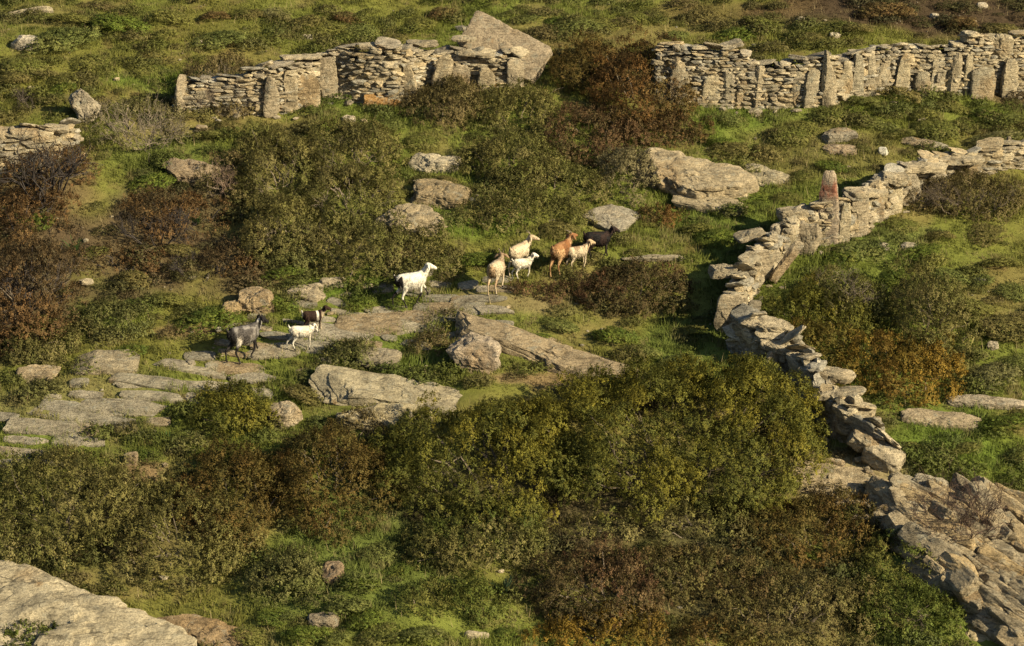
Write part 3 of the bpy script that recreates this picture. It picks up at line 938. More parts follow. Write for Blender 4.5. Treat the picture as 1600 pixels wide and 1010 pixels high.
# ------------------------------------------------------------------ plants
PAL = {
    'amber': [(.105, .072, .018), (.082, .064, .018), (.098, .060, .018), (.062, .056, .018)],
    'burnt': [(.080, .047, .027), (.060, .037, .024), (.094, .058, .031), (.042, .034, .025)],
    'heathgreen': [(.072, .062, .028), (.080, .056, .032), (.060, .058, .026), (.066, .044, .028), (.085, .076, .038)],
    'juniper': [(.086, .079, .017), (.102, .088, .018), (.058, .060, .017), (.072, .071, .018), (.050, .055, .018)],
    'olive': [(.084, .077, .033), (.098, .086, .040), (.064, .062, .028), (.104, .090, .050), (.070, .072, .027)],
    'green': [(.058, .072, .020), (.070, .078, .024), (.044, .058, .020), (.08, .074, .026)],
    'rust': [(.082, .046, .022), (.092, .048, .020), (.064, .046, .022), (.056, .046, .022), (.05, .034, .022)],
    'orange': [(.120, .078, .019), (.104, .070, .017), (.090, .068, .019), (.078, .050, .017)],
    'oliverust': [(.066, .048, .019), (.062, .050, .019), (.074, .046, .019), (.046, .042, .018)],
    'grey': [(.100, .088, .058), (.082, .075, .048), (.072, .070, .038), (.112, .096, .070)],
    'greygreen': [(.072, .074, .034), (.084, .080, .040), (.06, .066, .030)],
    'heath': [(.070, .043, .029), (.082, .054, .036), (.064, .050, .030), (.064, .034, .025), (.05, .044, .024)],
    'brown': [(.082, .064, .038), (.094, .074, .046), (.068, .058, .030)],
}
PAL = {k: [(c[0] * 1.86, c[1] * 1.84, c[2] * 1.3) for c in v] for k, v in PAL.items()}


def leaf_quads(P, N, size, r, upb=.25, spread=.8, aspect=.5):
    """rhombic leaf sprays at points P pointing about along N; returns V, F"""
    n = len(P)
    t = unit(np.cross(N, r.normal(size=(n, 3))))
    d = unit(t + N * (.45 + spread * r.normal(size=n))[:, None] + np.array([0, 0, upb]))
    w = unit(np.cross(d, N + r.normal(size=(n, 3)) * .35))
    s = (size * r.uniform(.6, 1.4, n))[:, None]
    up2 = np.cross(w, d) * s * .12
    a, b = P - d * s * .3, P + d * s * .7
    V = np.stack([a, P + w * s * aspect * .5 + up2, b, P - w * s * aspect * .5 + up2], 1).reshape(-1, 3)
    F = (np.arange(n)[:, None] * 4 + np.arange(4)[None])
    ng = np.cross(w, d)          # turn every spray's face outwards, so that it shades with its clump
    flip = np.sum(np.cross(V[1::4] - V[0::4], V[2::4] - V[0::4]) * N, 1) < 0
    F[flip] = F[flip][:, ::-1]
    ng = np.where((np.sum(ng * N, 1) < 0)[:, None], -ng, ng)
    return V, F, ng


BUSH_N = []      # normals of the last shrub built


def bush_lumps(r, rx, ry, h, lump, gap, lift):
    """centres, outward directions and radii of the small domes that make a crown over an elliptical footprint"""
    area = math.pi * rx * ry + 2.2 * h * math.sqrt((rx * rx + ry * ry) / 2) * 2
    nl = max(5, int(area / (lump * lump * 1.5)))
    k = np.arange(nl) + .5
    zz = 1 - k / nl * .98
    ph = k * 2.399963 + r.uniform(0, 6)
    rr = np.sqrt(np.maximum(0, 1 - zz * zz))
    e = 1 + .13 * r.normal(size=nl)
    lc = np.stack([rr * np.cos(ph) * rx * e, rr * np.sin(ph) * ry * e, np.maximum(zz, .02) ** .8 * h * (.82 + .26 * r.random(nl))], 1)
    wob = fbm(lc * .9 + r.uniform(0, 50), 2, 5)
    lc = lc * np.stack([1 + .30 * wob, 1 + .30 * wob, 1 + .45 * wob], 1)
    if lift:
        lc[:, 2] = h * lift + lc[:, 2] * (1 - lift)
    lc[:, 2] = np.maximum(lc[:, 2], .03)
    nrm = unit(lc / np.array([rx, ry, h]) ** 2 * min(rx, h) ** 2)
    lr = lump * r.uniform(.5, 1.2, nl) * min(1.0, (rx + ry) / 2 / lump * .9)
    lc = lc - nrm * (lr * .55)[:, None]
    hole = fbm(lc * 1.5 + r.uniform(0, 70), 2, 15)
    keep = (r.random(nl) > gap * .5) & (hole > -.62 + gap * 1.9)
    if keep.sum() < 4:
        keep[:] = True
    return lc[keep], nrm[keep], lr[keep]


def bush_arrays(r, rx, ry, h, pal, leaf=.05, dens=1.0, lump=.30, aspect=.45, spread=.5, upb=.25, ground=None, gap=.0, sprig=.11, lift=0.0, nleaf=16):
    """leaf sprays of one shrub: a crown of many small domes"""
    lc, nrm, lr = bush_lumps(r, rx, ry, h, lump, gap, lift)
    per = np.maximum(3, (dens * 5.2 * lr ** 2 / (sprig * sprig)).astype(int))
    si = np.repeat(np.arange(len(lc)), per)
    n = len(si)
    D = unit(r.normal(size=(n, 3)) + nrm[si] * .8)
    SP = lc[si] + D * (lr[si] * (.72 + .3 * r.random(n)))[:, None] * np.array([1, 1, .9])
    SD = unit(D + r.normal(size=(n, 3)) * .3 + np.array([0, 0, upb * 1.6]))
    palc = np.array(PAL[pal] if isinstance(pal, str) else pal)
    mixn = fbm(lc * .8 + r.uniform(0, 90), 2, 8)
    li = np.clip(((mixn * 1.6 + .5) * len(palc)).astype(int), 0, len(palc) - 1)
    sc = palc[li][si] * .6 + palc[r.integers(0, len(palc), n)] * .4
    sc = sc * r.uniform(.72, 1.28, n)[:, None]
    idx = np.repeat(np.arange(n), nleaf)
    m = len(idx)
    P = SP[idx] + SD[idx] * (r.random(m) * sprig * 1.1)[:, None] + r.normal(size=(m, 3)) * sprig * .2
    Dl = SD[idx]
    c = sc[idx] * r.uniform(.88, 1.14, m)[:, None]
    CN = unit(unit(P - SP[idx] + SD[idx] * sprig * .25) * .55 + D[idx] * .75)
    ok = P[:, 2] > lift * h - .02
    P, Dl, c, CN = P[ok], Dl[ok], c[ok], CN[ok]
    if ground is not None:
        x0, y0, z0 = ground
        P[:, 2] += H(P[:, 0] + x0, P[:, 1] + y0) - z0
    V, F, ng = leaf_quads(P, CN, leaf, r, upb, spread, aspect)
    BUSH_N.append(np.repeat(unit(CN * .8 + ng * .45), 4, 0))
    return V, F, np.repeat(c, 4, 0), lc, lr


def tube(buf, pts, rad, col, sides=4):
    pts = np.asarray(pts, float)
    n = len(pts)
    T = unit(np.gradient(pts, axis=0))
    ref = np.array([.3, .9, .2])
    A = unit(np.cross(T, ref))
    B = np.cross(T, A)
    a = np.arange(sides) / sides * 2 * math.pi
    V = (pts[:, None] + (A[:, None] * np.cos(a)[None, :, None] + B[:, None] * np.sin(a)[None, :, None]) * np.asarray(rad)[:, None, None]).reshape(-1, 3)
    F = []
    for i in range(n - 1):
        for j in range(sides):
            j2 = (j + 1) % sides
            F.append([i * sides + j, i * sides + j2, (i + 1) * sides + j2, (i + 1) * sides + j])
    buf.add(V, np.array(F), col)


def branch_buf(r, lc, n, col, rad=.03, ground=None, base_r=.4):
    buf = Buf()
    pick = r.choice(len(lc), size=min(n, len(lc)), replace=False)
    for q in pick:
        tip = lc[q]
        b0 = np.array([tip[0] * base_r + r.normal() * .1, tip[1] * base_r + r.normal() * .1, -.1])
        mid = (b0 + tip) / 2 + r.normal(size=3) * .12 + np.array([0, 0, -.08])
        pts = np.array([b0, (b0 + mid) / 2 + r.normal(size=3) * .05, mid, (mid + tip) / 2 + r.normal(size=3) * .06, tip])
        if ground is not None:
            pts[:, 2] += H(pts[:, 0] + ground[0], pts[:, 1] + ground[1]) - ground[2]
        c = np.array(col) * r.uniform(.7, 1.2)
        tube(buf, pts, rad * np.array([1, .85, .65, .45, .2]) * r.uniform(.6, 1.3), c)
    return buf


def twig_buf(r, rx, ry, h, n, col, rad=.012, levels=3):
    """bare twiggy shrub by repeated forking"""
    buf = Buf()

    def grow(p, d, l, ra, lv):
        q = p + d * l * .5 + r.normal(size=3) * l * .09
        e = p + d * l + r.normal(size=3) * l * .12
        tube(buf, [p, q, e], [ra, ra * .8, ra * .55], np.array(col) * r.uniform(.65, 1.3), 3)
        if lv:
            for _ in range(r.integers(2, 5)):
                grow(p + (e - p) * r.uniform(.45, 1), unit(d + r.normal(size=3) * .55 + np.array([0, 0, .12])), l * r.uniform(.5, .8), ra * .62, lv - 1)
    for _ in range(n):
        a = r.uniform(0, 6.283)
        q = math.sqrt(r.random())
        p = np.array([math.cos(a) * rx * .55 * q, math.sin(a) * ry * .55 * q, -.05])
        tube(buf, [[0, 0, -.12], p * .5 + np.array([0, 0, -.05]), p], [rad * .8, rad * .9, rad], np.array(col), 3)
        grow(p, unit(np.array([math.cos(a) * q * rx, math.sin(a) * q * ry, h * .8])), h * .5 * r.uniform(.7, 1.2), rad, levels)
    return buf


def shrub(label, x0, x1, yt, yb, pal, name='shrub', cat='shrub', hr=.46, dr=.48, leaf=.047, dens=1.0, lump=.29, gap=.10, stems=14, stemcol=(.16, .13, .095), seed=None, landmark=None, twigs=0, **kw):
    """shrub whose outline covers about x0..x1, yt..yb photo pixels"""
    seed = seed or int(x0 * 3 + yt * 7 + x1)
    r = np.random.default_rng(seed)
    xc, span = (x0 + x1) / 2, yb - yt
    g0 = at(xc, yb)
    s = pxm(g0)
    ry = max(.3, dr * span / s / .55)
    rx = (x1 - x0) / 2 / s * .95
    ry = min(ry, rx * 1.6)
    h = hr * span / s
    x, y = g0[0], g0[1] + ry * .85
    for _ in range(4):      # settle size and place so that the crown covers the outline it has in the photo
        lc, nr_, lr = bush_lumps(np.random.default_rng(seed), rx, ry, h, lump, gap, kw.get('lift', 0.0))
        W = lc + np.array([x, y, 0])
        W[:, 2] += H(W[:, 0], W[:, 1])
        qx, qy = proj(W)
        rp = lr * s * .85
        a0, a1, b0, b1 = np.percentile(qx - rp, 3), np.percentile(qx + rp, 97), np.percentile(qy - rp, 3), np.percentile(qy + rp, 99)
        rx = max(.15, rx * ((x1 - x0) / (a1 - a0)))
        f_ = span / (b1 - b0)
        ry, h = max(.15, ry * f_), max(.12, h * f_)
        x += (xc - (a0 + a1) / 2) / s
        y -= ((yt + yb) / 2 - (b0 + b1) / 2) / s / .5
    z = float(H(x, y))
    r = np.random.default_rng(seed)
    V, F, c, lc, lr = bush_arrays(r, rx, ry, h, pal, leaf, dens, lump, ground=(x, y, z), gap=gap, **kw)
    root = link(name, None, loc=(x, y, z), label=label, cat=cat, group=f'{name}s on the hillside')
    link('foliage', mesh_from('foliage', V, [F], c, M_LEAF, nrm=BUSH_N[-1]), parent=root)
    if stems:
        link('branches', branch_buf(r, lc, stems, stemcol, ground=(x, y, z)).mesh('branches', M_WOOD), parent=root)
    if twigs:
        link('twigs', twig_buf(r, rx * 1.1, ry * 1.1, h * 1.05, twigs, (.19, .155, .115), .011, 2).mesh('twigs', M_WOOD), parent=root)
    EXCL.append((x, y, rx * .55, ry * .55, 0))
    if landmark:
        LANDMARKS.append((landmark, xc, (yt + yb) / 2))
    return root


def twiggy(label, x0, x1, yt, yb, col, n=16, levels=3, rad=.013, hr=.75, dr=.4, name='bare_shrub', leaves=None, seed=None):
    seed = seed or int(x0 * 5 + yt)
    r = np.random.default_rng(seed)
    g0 = at((x0 + x1) / 2, yb)
    s = pxm(g0)
    rx, ry, h = (x1 - x0) / 2 / s, max(.25, dr * (yb - yt) / s / .55), hr * (yb - yt) / s
    x, y = g0[0], g0[1] + ry * .7
    root = link(name, None, loc=(x, y, float(H(x, y))), label=label, cat='bare shrub', group='bare twiggy shrubs')
    link('twigs', twig_buf(r, rx, ry, h, n, col, rad, levels).mesh('twigs', M_WOOD), parent=root)
    if leaves:
        V, F, c, lc, lr = bush_arrays(r, rx * .9, ry * .9, h * .85, leaves, .05, .28, .3)
        link('foliage', mesh_from('foliage', V, [F], c, M_LEAF, nrm=BUSH_N[-1]), parent=root)
    return root


# --- the big shrubs, front to back
shrub('big olive-green juniper in the middle, right half of the broad crown', 850, 1275, 585, 810, 'juniper', 'juniper_bush', hr=.54, lift=.25, gap=.06, dens=1.15, lump=.34, stems=40, landmark='the big olive-green juniper')
shrub('big olive-green juniper in the middle, left half of the broad crown', 590, 960, 622, 810, 'juniper', 'juniper_bush', hr=.54, lift=.25, gap=.08, dens=1.15, lump=.34, stems=30)
SKIRT = shrub('lower dark green skirt of boughs under the left half of the juniper', 640, 868, 785, 890, 'green', 'juniper_bush', lump=.34, stems=40, gap=.16)
shrub('grey-green juniper boughs spreading low under the right half', 985, 1240, 770, 862, 'olive', 'juniper_bush', stems=30, gap=.14)
shrub('broad olive shrub filling the left edge below the path', -40, 250, 712, 900, 'olive', stems=30, landmark='the broad olive shrub at the left edge')
shrub('olive-grey twiggy shrub above the pale corner slab', 170, 385, 770, 930, 'olive', stems=40, gap=.1)
shrub('rust-tinged shrub with dark gaps left of the big juniper', 275, 470, 700, 860, 'oliverust', lump=.32, gap=.12, stems=24, landmark='the rust-tinged shrub with dark gaps')
shrub('orange-brown shrub touching the left side of the big juniper', 420, 620, 672, 850, 'oliverust', lump=.36, gap=.1, stems=24)
shrub('brown and green shrub beside the corner outcrop', 1165, 1410, 778, 900, 'oliverust', gap=.12, stems=30, landmark='the brown and green shrub by the outcrop')
shrub('green shrub leaning against the foot of the outcrop', 1330, 1450, 840, 930, 'green', stems=10)
shrub('dark reddish heath bush at the bottom', 830, 1060, 868, 990, 'heath', 'heath_bush', stems=20, landmark='the dark reddish heath bush')
shrub('brown-green heath bush under the big juniper', 950, 1230, 856, 965, 'heathgreen', 'heath_bush', stems=24)
shrub('brownish heath bush at the bottom right', 1100, 1330, 890, 1020, 'heathgreen', 'heath_bush', stems=24)
shrub('grey cushion in the heath at the lower right', 1190, 1300, 895, 965, 'grey', 'heath_bush', leaf=.04, stems=8)
shrub('yellow-orange bush on the bottom edge', 830, 1050, 950, 1040, 'orange', stems=8)
shrub('tawny bush on the bottom edge right of the yellow-orange one', 1040, 1190, 965, 1045, 'oliverust', stems=8)
shrub('green bushy patch on the bottom edge near the right corner', 1330, 1500, 900, 1020, 'green', stems=8,)
shrub('olive shrub between the orange-brown shrub and the bottom meadow', 640, 860, 800, 905, 'olive', gap=.1, stems=16)
shrub('small dark green shrub at the bottom, left of a pair', 618, 705, 912, 976, 'green', stems=6)
shrub('small dark green shrub at the bottom, right of a pair', 690, 790, 905, 976, 'green', stems=6)
shrub('dark juniper in front of the pale corner slab', -40, 150, 950, 1080, 'green', 'juniper_bush', leaf=.06, stems=8, spread=.5, upb=.6)
shrub('pointed dark juniper sprays lying on the pale corner slab', 60, 150, 928, 985, 'green', 'juniper_bush', leaf=.06, stems=4, spread=.5, upb=.6)
shrub('low green juniper tuft on the bottom edge of the corner slab', 105, 200, 972, 1040, 'juniper', 'juniper_bush', leaf=.06, stems=4, spread=.5, upb=.6)
shrub('rounded green shrub right of the olive-grey twiggy one', 385, 495, 860, 950, 'greygreen', stems=6,)
# right side
shrub('dark green juniper on the right behind the tumbled wall', 1200, 1400, 440, 540, 'juniper', 'juniper_bush', gap=.14, stems=24, landmark='the dark green juniper on the right')
shrub('tall green shrub at the right of the orange bush', 1385, 1525, 430, 570, 'olive', gap=.1, stems=20)
shrub('grey twiggy top of the right-hand thicket', 1270, 1390, 415, 520, 'olive', gap=.15, stems=30)
shrub('yellow-olive bush beside the top of the tumbled wall', 1210, 1350, 502, 605, 'amber', stems=8)
shrub('bright orange-brown bush on the right', 1315, 1505, 520, 645, 'orange', stems=8, landmark='the bright orange-brown bush')
shrub('grey-brown bush at the right edge over the winding wall', 1425, 1640, 272, 358, 'brown', gap=.1, stems=30, landmark='the grey-brown bush at the right edge')
# middle
shrub('wide red-brown heath bush in front of the walking herd', 800, 950, 446, 490, 'heath', 'heath_bush', stems=14)
shrub('red-brown heath bush right of the herd', 905, 1075, 418, 505, 'heath', 'heath_bush', stems=16, landmark='the red-brown heath bush right of the herd')
shrub('large grey-olive shrub left of the middle', 365, 510, 205, 330, 'olive', gap=.16, stems=40, twigs=14, landmark='the large grey-olive shrub')
shrub('grey-olive shrub with dark hollows under the orange-stained wall foot', 470, 640, 180, 305, 'olive', gap=.17, stems=30, twigs=10)
shrub('twiggy olive shrub below the large grey-olive one', 370, 500, 300, 425, 'olive', gap=.14, stems=40, twigs=12)
shrub('grey twiggy shrub with black hollows left of the crumbling pale outcrop', 480, 620, 270, 380, 'olive', gap=.2, stems=40, twigs=14)
shrub('low olive-grey shrub on the bank above the white goat', 470, 690, 345, 445, 'olive', gap=.1, stems=30)
shrub('low green-grey shrub between the dry bush and the white goat', 400, 500, 370, 445, 'greygreen', gap=.1, stems=12)
shrub('rusty brown shrub in front of the long upper wall', 920, 1085, 55, 205, 'rust', gap=.12, stems=24, landmark='the rusty shrub at the upper wall')
shrub('olive-rust shrub right of the leaning slab', 848, 965, 62, 160, 'oliverust', gap=.12, stems=16)
shrub('red heath at the foot of the rusty shrub', 950, 1090, 175, 235, 'rust', stems=6)
shrub('grey dome shrub at the foot of the upper wall', 636, 760, 122, 205, 'brown', stems=16, gap=.06)
shrub('olive-grey shrub between the dome and the rusty shrub', 740, 880, 140, 230, 'olive', stems=14)
shrub('purplish brown shrub in the middle thicket', 860, 985, 165, 265, 'heath', stems=16)
shrub('olive shrub in the middle thicket under the upper wall', 730, 900, 205, 300, 'olive', stems=16)
shrub('grey-green low thicket above the herd', 800, 960, 255, 340, 'olive', stems=14, gap=.1)
shrub('silvery grey bush left of the overhanging slab', 940, 1025, 235, 320, 'grey', stems=14)
shrub('low olive shrub behind the walking herd', 720, 900, 300, 372, 'olive', stems=10, gap=.1)
shrub('small red heath between the grey slab and the winding wall', 995, 1075, 325, 368, 'rust', 'heath_bush', stems=4)
shrub('green shrub left of the goats', 640, 740, 385, 440, 'olive', stems=8)
# left side
shrub('burnt rust-brown brush at the left edge', -40, 120, 370, 560, 'burnt', stems=60, gap=.12, dens=.85, twigs=10, stemcol=(.06, .05, .045), landmark='the burnt rust-brown brush')
shrub('dry brown bush under the low left wall', -20, 110, 300, 400, 'burnt', stems=40, gap=.15, dens=.8, stemcol=(.05, .042, .04))
shrub('dry orange-brown bush on the burnt bank', 320, 420, 365, 440, 'burnt', stems=20, gap=.16, dens=.7)
shrub('dark brown scorched bush in the left hollow', 180, 340, 295, 385, 'burnt', stems=40, gap=.15, dens=.85, stemcol=(.05, .042, .04))
shrub('burnt brush hanging over the face of the low left wall', 5, 135, 212, 312, 'burnt', stems=40, gap=.24, dens=.5, stemcol=(.05, .042, .04))
shrub('reddish dead brush on the bare bank left of the twigs', 110, 260, 385, 450, 'burnt', stems=30, gap=.18, dens=.5, stemcol=(.06, .05, .045))
shrub('brown bush beside the pale twisted stem', 310, 400, 240, 330, 'brown', stems=24, gap=.25, dens=.6)
shrub('grey shrub covering the end of the upper wall', 283, 435, 92, 188, 'brown', stems=30, gap=.08)
shrub('grey leafless-looking shrub at the upper left', 130, 290, 158, 250, 'grey', stems=50, gap=.25, dens=.5)
shrub('green brush mound left of the goats on the path', 130, 240, 480, 545, 'greygreen', stems=6,)
shrub('low olive mound under the burnt brush', 0, 120, 500, 580, 'olive', stems=12, gap=.1)
# around the path
shrub('grey-green shrub in front of the white kid', 500, 590, 535, 590, 'greygreen', stems=6)
shrub('green-olive bush below the paving', 290, 430, 600, 690, 'juniper', stems=8, landmark='the green-olive bush below the paving')
shrub('brownish bush under the layered outcrop', 490, 610, 648, 720, 'brown', stems=8)
shrub('green rounded cushion on the path edge beside daisies', 660, 735, 488, 528, 'green', stems=0, leaf=.04, lump=.25)
shrub('brown-green cushion left of the angular boulder', 635, 712, 515, 568, 'brown', stems=0, leaf=.04, lump=.25)
# bare twig shrubs
BURNT = (.045, .038, .034)
TWIG = (.20, .165, .12)
twiggy('black burnt branching shrub before the low left wall', 15, 110, 205, 345, BURNT, n=14, levels=3, rad=.03)
twiggy('black burnt sticks in the hollow at the left', 180, 300, 325, 400, BURNT, n=14, rad=.02)
twiggy('burnt twigs lying on the left bank', 255, 360, 385, 440, BURNT, n=12, rad=.018)
twiggy('dark burnt branches at the left edge', -10, 80, 395, 500, BURNT, n=12, rad=.022)
twiggy('small bare dark shrub above the low left wall', 22, 66, 128, 178, (.08, .065, .05), n=8, rad=.014)
twiggy('grey bare shrub on the corner outcrop', 1425, 1565, 755, 880, (.10, .068, .05), n=44, levels=3, rad=.015)
twiggy('grey twig tangle at the upper left', 150, 290, 150, 250, TWIG, n=26, levels=3, rad=.012)
twiggy('pale dry twigs near the bottom right', 1400, 1480, 950, 1000, (.24, .20, .15), n=10, rad=.01)
twiggy('pale brown dry plant left of the large grey-olive shrub', 330, 372, 248, 318, (.20, .14, .10), n=12, rad=.012)
twiggy('grey twigs poking from the right-hand thicket', 1290, 1380, 415, 500, (.16, .13, .10), n=16, rad=.012)
twiggy('grey twigs over the end of the upper wall', 295, 420, 95, 185, (.17, .135, .10), n=22, rad=.011)
twiggy('grey twigs above the winding wall at the right edge', 1440, 1600, 268, 350, (.15, .12, .09), n=22, rad=.011)
LANDMARKS += [('the small spiky plant', 262, 690), ('the cracked edge stones', 60, 583), ('the small upright boulder', 446, 648), ('the dark kid', 492, 508), ('the tan goat', 776, 430), ('the thick rounded slab', 165, 566),
              ('the huge leaning slab', 780, 70), ('the pointed red-stained slab', 1290, 320), ('the angular boulder', 742, 550), ('the whitish boulder at top left', 40, 66), ('the overhanging slab', 1090, 275),
              ('the grey goat', 385, 530), ('the white goat', 645, 455), ('the black goat', 945, 385), ('the white kid', 470, 535), ('the small bright white stone', 1380, 236), ('the pale corner slab', 150, 960),
              ('the right end of the upper wall', 1540, 100), ('the corner outcrop', 1500, 850), ('the flat rock patch on the right', 1470, 655), ('the pointed boulder of the left wall', 134, 165),
              ('the orange-stained wall foot', 600, 150), ('the long upper wall', 1220, 115), ('the layered outcrop', 620, 610)]

shrub('loose grey-green boughs in the middle under the big juniper', 850, 1000, 806, 862, 'olive', 'juniper_bush', gap=.2, stems=16)
# --- small cushion shrubs: shared meshes, each copy a shrub of its own
CUSH = {}
for pal_ in ('greygreen', 'olive', 'brown', 'green', 'grey', 'heath'):
    for v_ in range(3):
        r_ = np.random.default_rng(hash((len(pal_), v_, ord(pal_[0]))) % 9999)
        V, F, c, _, _ = bush_arrays(r_, .5, .5, .45, pal_, .034, .9, .16, sprig=.07)
        c = c * np.array([1.3, 1.4, 1.2])
        CUSH[pal_, v_] = mesh_from('cushion_shrub', V, [F], c, M_LEAF, nrm=BUSH_N[-1])
LOOK = {'greygreen': 'low grey-green cushion shrub', 'olive': 'low olive cushion shrub', 'brown': 'low brown cushion shrub', 'green': 'low dark green cushion shrub', 'grey': 'low grey cushion shrub', 'heath': 'low reddish brown cushion shrub'}
GG, OL, BR, GN, GY, HE = 'greygreen', 'olive', 'brown', 'green', 'grey', 'heath'
CUSHIONS = [(190, 28, 84, GN), (340, 52, 80, GG), (335, 22, 40, HE), (395, 18, 40, BR), (435, 16, 34, GY), (475, 32, 50, BR), (255, 48, 50, OL), (95, 52, 90, GG), (230, 108, 44, OL), (98, 132, 40, GN), (40, 95, 60, OL), (150, 90, 60, OL),
            (120, 20, 70, OL), (20, 120, 50, BR), (270, 20, 60, OL), (505, 36, 54, OL), (542, 22, 44, HE), (562, 42, 60, GG), (655, 30, 44, OL), (690, 18, 50, HE), (895, 36, 56, GG), (945, 28, 50, OL), (1000, 22, 54, OL), (870, 26, 40, GN),
            (1100, 22, 60, BR), (1190, 28, 50, OL), (1150, 45, 60, GN), (1060, 50, 40, GG), (1260, 52, 44, BR), (1380, 12, 70, HE), (1500, 30, 60, HE), (1570, 40, 50, BR), (1330, 40, 50, BR), (820, 25, 36, GG), (610, 58, 40, BR),
            (1345, 150, 60, GG), (1408, 142, 54, BR), (1300, 176, 44, OL), (1362, 184, 46, GG), (1440, 174, 48, OL), (1552, 208, 66, GY), (1542, 172, 44, GN), (1492, 162, 40, OL), (1462, 194, 60, OL), (1328, 166, 40, GN), (1210, 172, 40, GG),
            (1236, 204, 54, OL), (1200, 234, 56, BR), (1122, 216, 40, GN), (1134, 228, 54, BR), (1300, 252, 50, GN), (1262, 192, 44, OL), (1398, 204, 50, OL), (1575, 182, 50, GG), (1092, 198, 50, OL), (1142, 182, 40, GG), (1500, 232, 50, OL),
            (1170, 300, 50, GN), (1250, 270, 40, OL), (1120, 362, 50, GN), (1092, 350, 50, OL), (1150, 322, 44, GN), (1230, 305, 34, OL),
            (1312, 392, 56, GN), (1344, 380, 72, GG), (1432, 384, 60, GN), (1452, 402, 62, OL), (1484, 424, 50, GG), (1540, 356, 56, BR), (1564, 402, 60, OL), (1532, 432, 50, GG), (1402, 424, 50, GN), (1588, 452, 54, GG), (1572, 502, 70, BR),
            (1524, 472, 54, OL), (1548, 575, 74, GY), (1572, 650, 76, GN), (1444, 702, 62, GN), (1500, 692, 50, OL), (1512, 722, 50, GN), (1462, 362, 50, BR), (1352, 342, 46, GN), (1410, 345, 50, OL), (1580, 560, 50, GG), (1520, 540, 50, GG),
            (1590, 700, 60, OL), (1560, 730, 50, GN), (1420, 690, 40, OL),
            (650, 392, 50, BR), (742, 398, 56, GN), (600, 425, 60, GN), (442, 466, 54, GN), (332, 486, 80, GN), (272, 458, 60, OL), (282, 388, 40, BR), (960, 588, 44, GN), (500, 578, 60, GG), (482, 606, 60, BR),
            (232, 700, 50, GN), (1010, 540, 60, GG), (1060, 560, 60, GG), (960, 520, 60, GN), (1080, 505, 50, OL), (560, 470, 40, GN), (620, 470, 36, GN), (200, 545, 50, GN), (440, 420, 50, GN),
            (430, 952, 60, GN), (540, 940, 60, GG), (480, 985, 60, GN), (470, 905, 60, GG), (620, 880, 60, GN), (570, 960, 60, GN), (660, 985, 60, GG), (700, 870, 50, GG), (760, 960, 50, OL), (640, 830, 50, OL), (520, 990, 50, GG), (450, 880, 40, GN), (790, 985, 50, GN), (600, 860, 60, GG), (560, 905, 50, GN), (400, 985, 50, OL), (820, 905, 50, GG), (590, 985, 50, OL), (1260, 860, 50, GN), (1470, 960, 60, GN), (1400, 960, 60, BR),
            (550, 200, 50, OL), (600, 190, 50, GG), (660, 215, 50, OL), (700, 275, 44, BR), (620, 295, 40, OL), (330, 205, 50, OL), (240, 275, 50, GN), (60, 340, 44, GN), (140, 390, 50, OL), (210, 430, 60, BR), (1010, 345, 40, OL), (870, 355, 50, BR),
            (840, 520, 40, GN), (880, 500, 54, GG), (240, 180, 36, GN), (360, 190, 50, BR)]
for k_, (cx, cy, cw, cp) in enumerate(CUSHIONS):
    g = at(cx, cy + cw * .2)
    s_ = cw / pxm(g) * random.uniform(.95, 1.2)
    o = link('cushion_shrub', CUSH[cp, k_ % 3], loc=g - np.array([0, 0, .03]), cat='shrub', group='small cushion shrubs scattered over the slope')
    o.rotation_euler = (math.radians(12), 0, random.uniform(0, 6.28))
    o.scale = (s_, s_ * random.uniform(.8, 1.2), s_ * random.uniform(.38, .62))
    place_later(o, LOOK[cp], cx, cy)


# --- asphodel-like rosettes
def rosette(px, py, label, n=40, l=.55, col=(.05, .09, .025)):
    r = np.random.default_rng(int(px))
    g = at(px, py)
    b = Buf()
    for _ in range(n):
        a, el = r.uniform(0, 6.283), r.uniform(.5, 1.4)
        d = np.array([math.cos(a) * math.cos(el), math.sin(a) * math.cos(el), math.sin(el)])
        L_ = l * r.uniform(.6, 1.2)
        w = unit(np.cross(d, [0, 0, 1.0])) * .018
        m = d * L_ * .6
        e = d * L_ + np.array([0, 0, -.12 * L_])
        b.add(np.array([-w, w, m + w * .8, e, m - w * .8]), [np.array([[0, 1, 2, 4]]), np.array([[4, 2, 3]])], np.array(col) * r.uniform(.7, 1.4))
    link('asphodel', b.mesh('asphodel', M_GRASS), loc=g, label=label, cat='plant')


rosette(118, 395, 'spiky green rosette plant on the left bank')
rosette(308, 352, 'spiky green rosette plant right of the scorched hollow', 30, .45)
rosette(262, 690, 'small spiky green plant by the broad paving slabs', 26, .3)
rosette(790, 930, 'spiky blue-green plant at the bottom beside the heath', 34, .5, (.05, .08, .04))

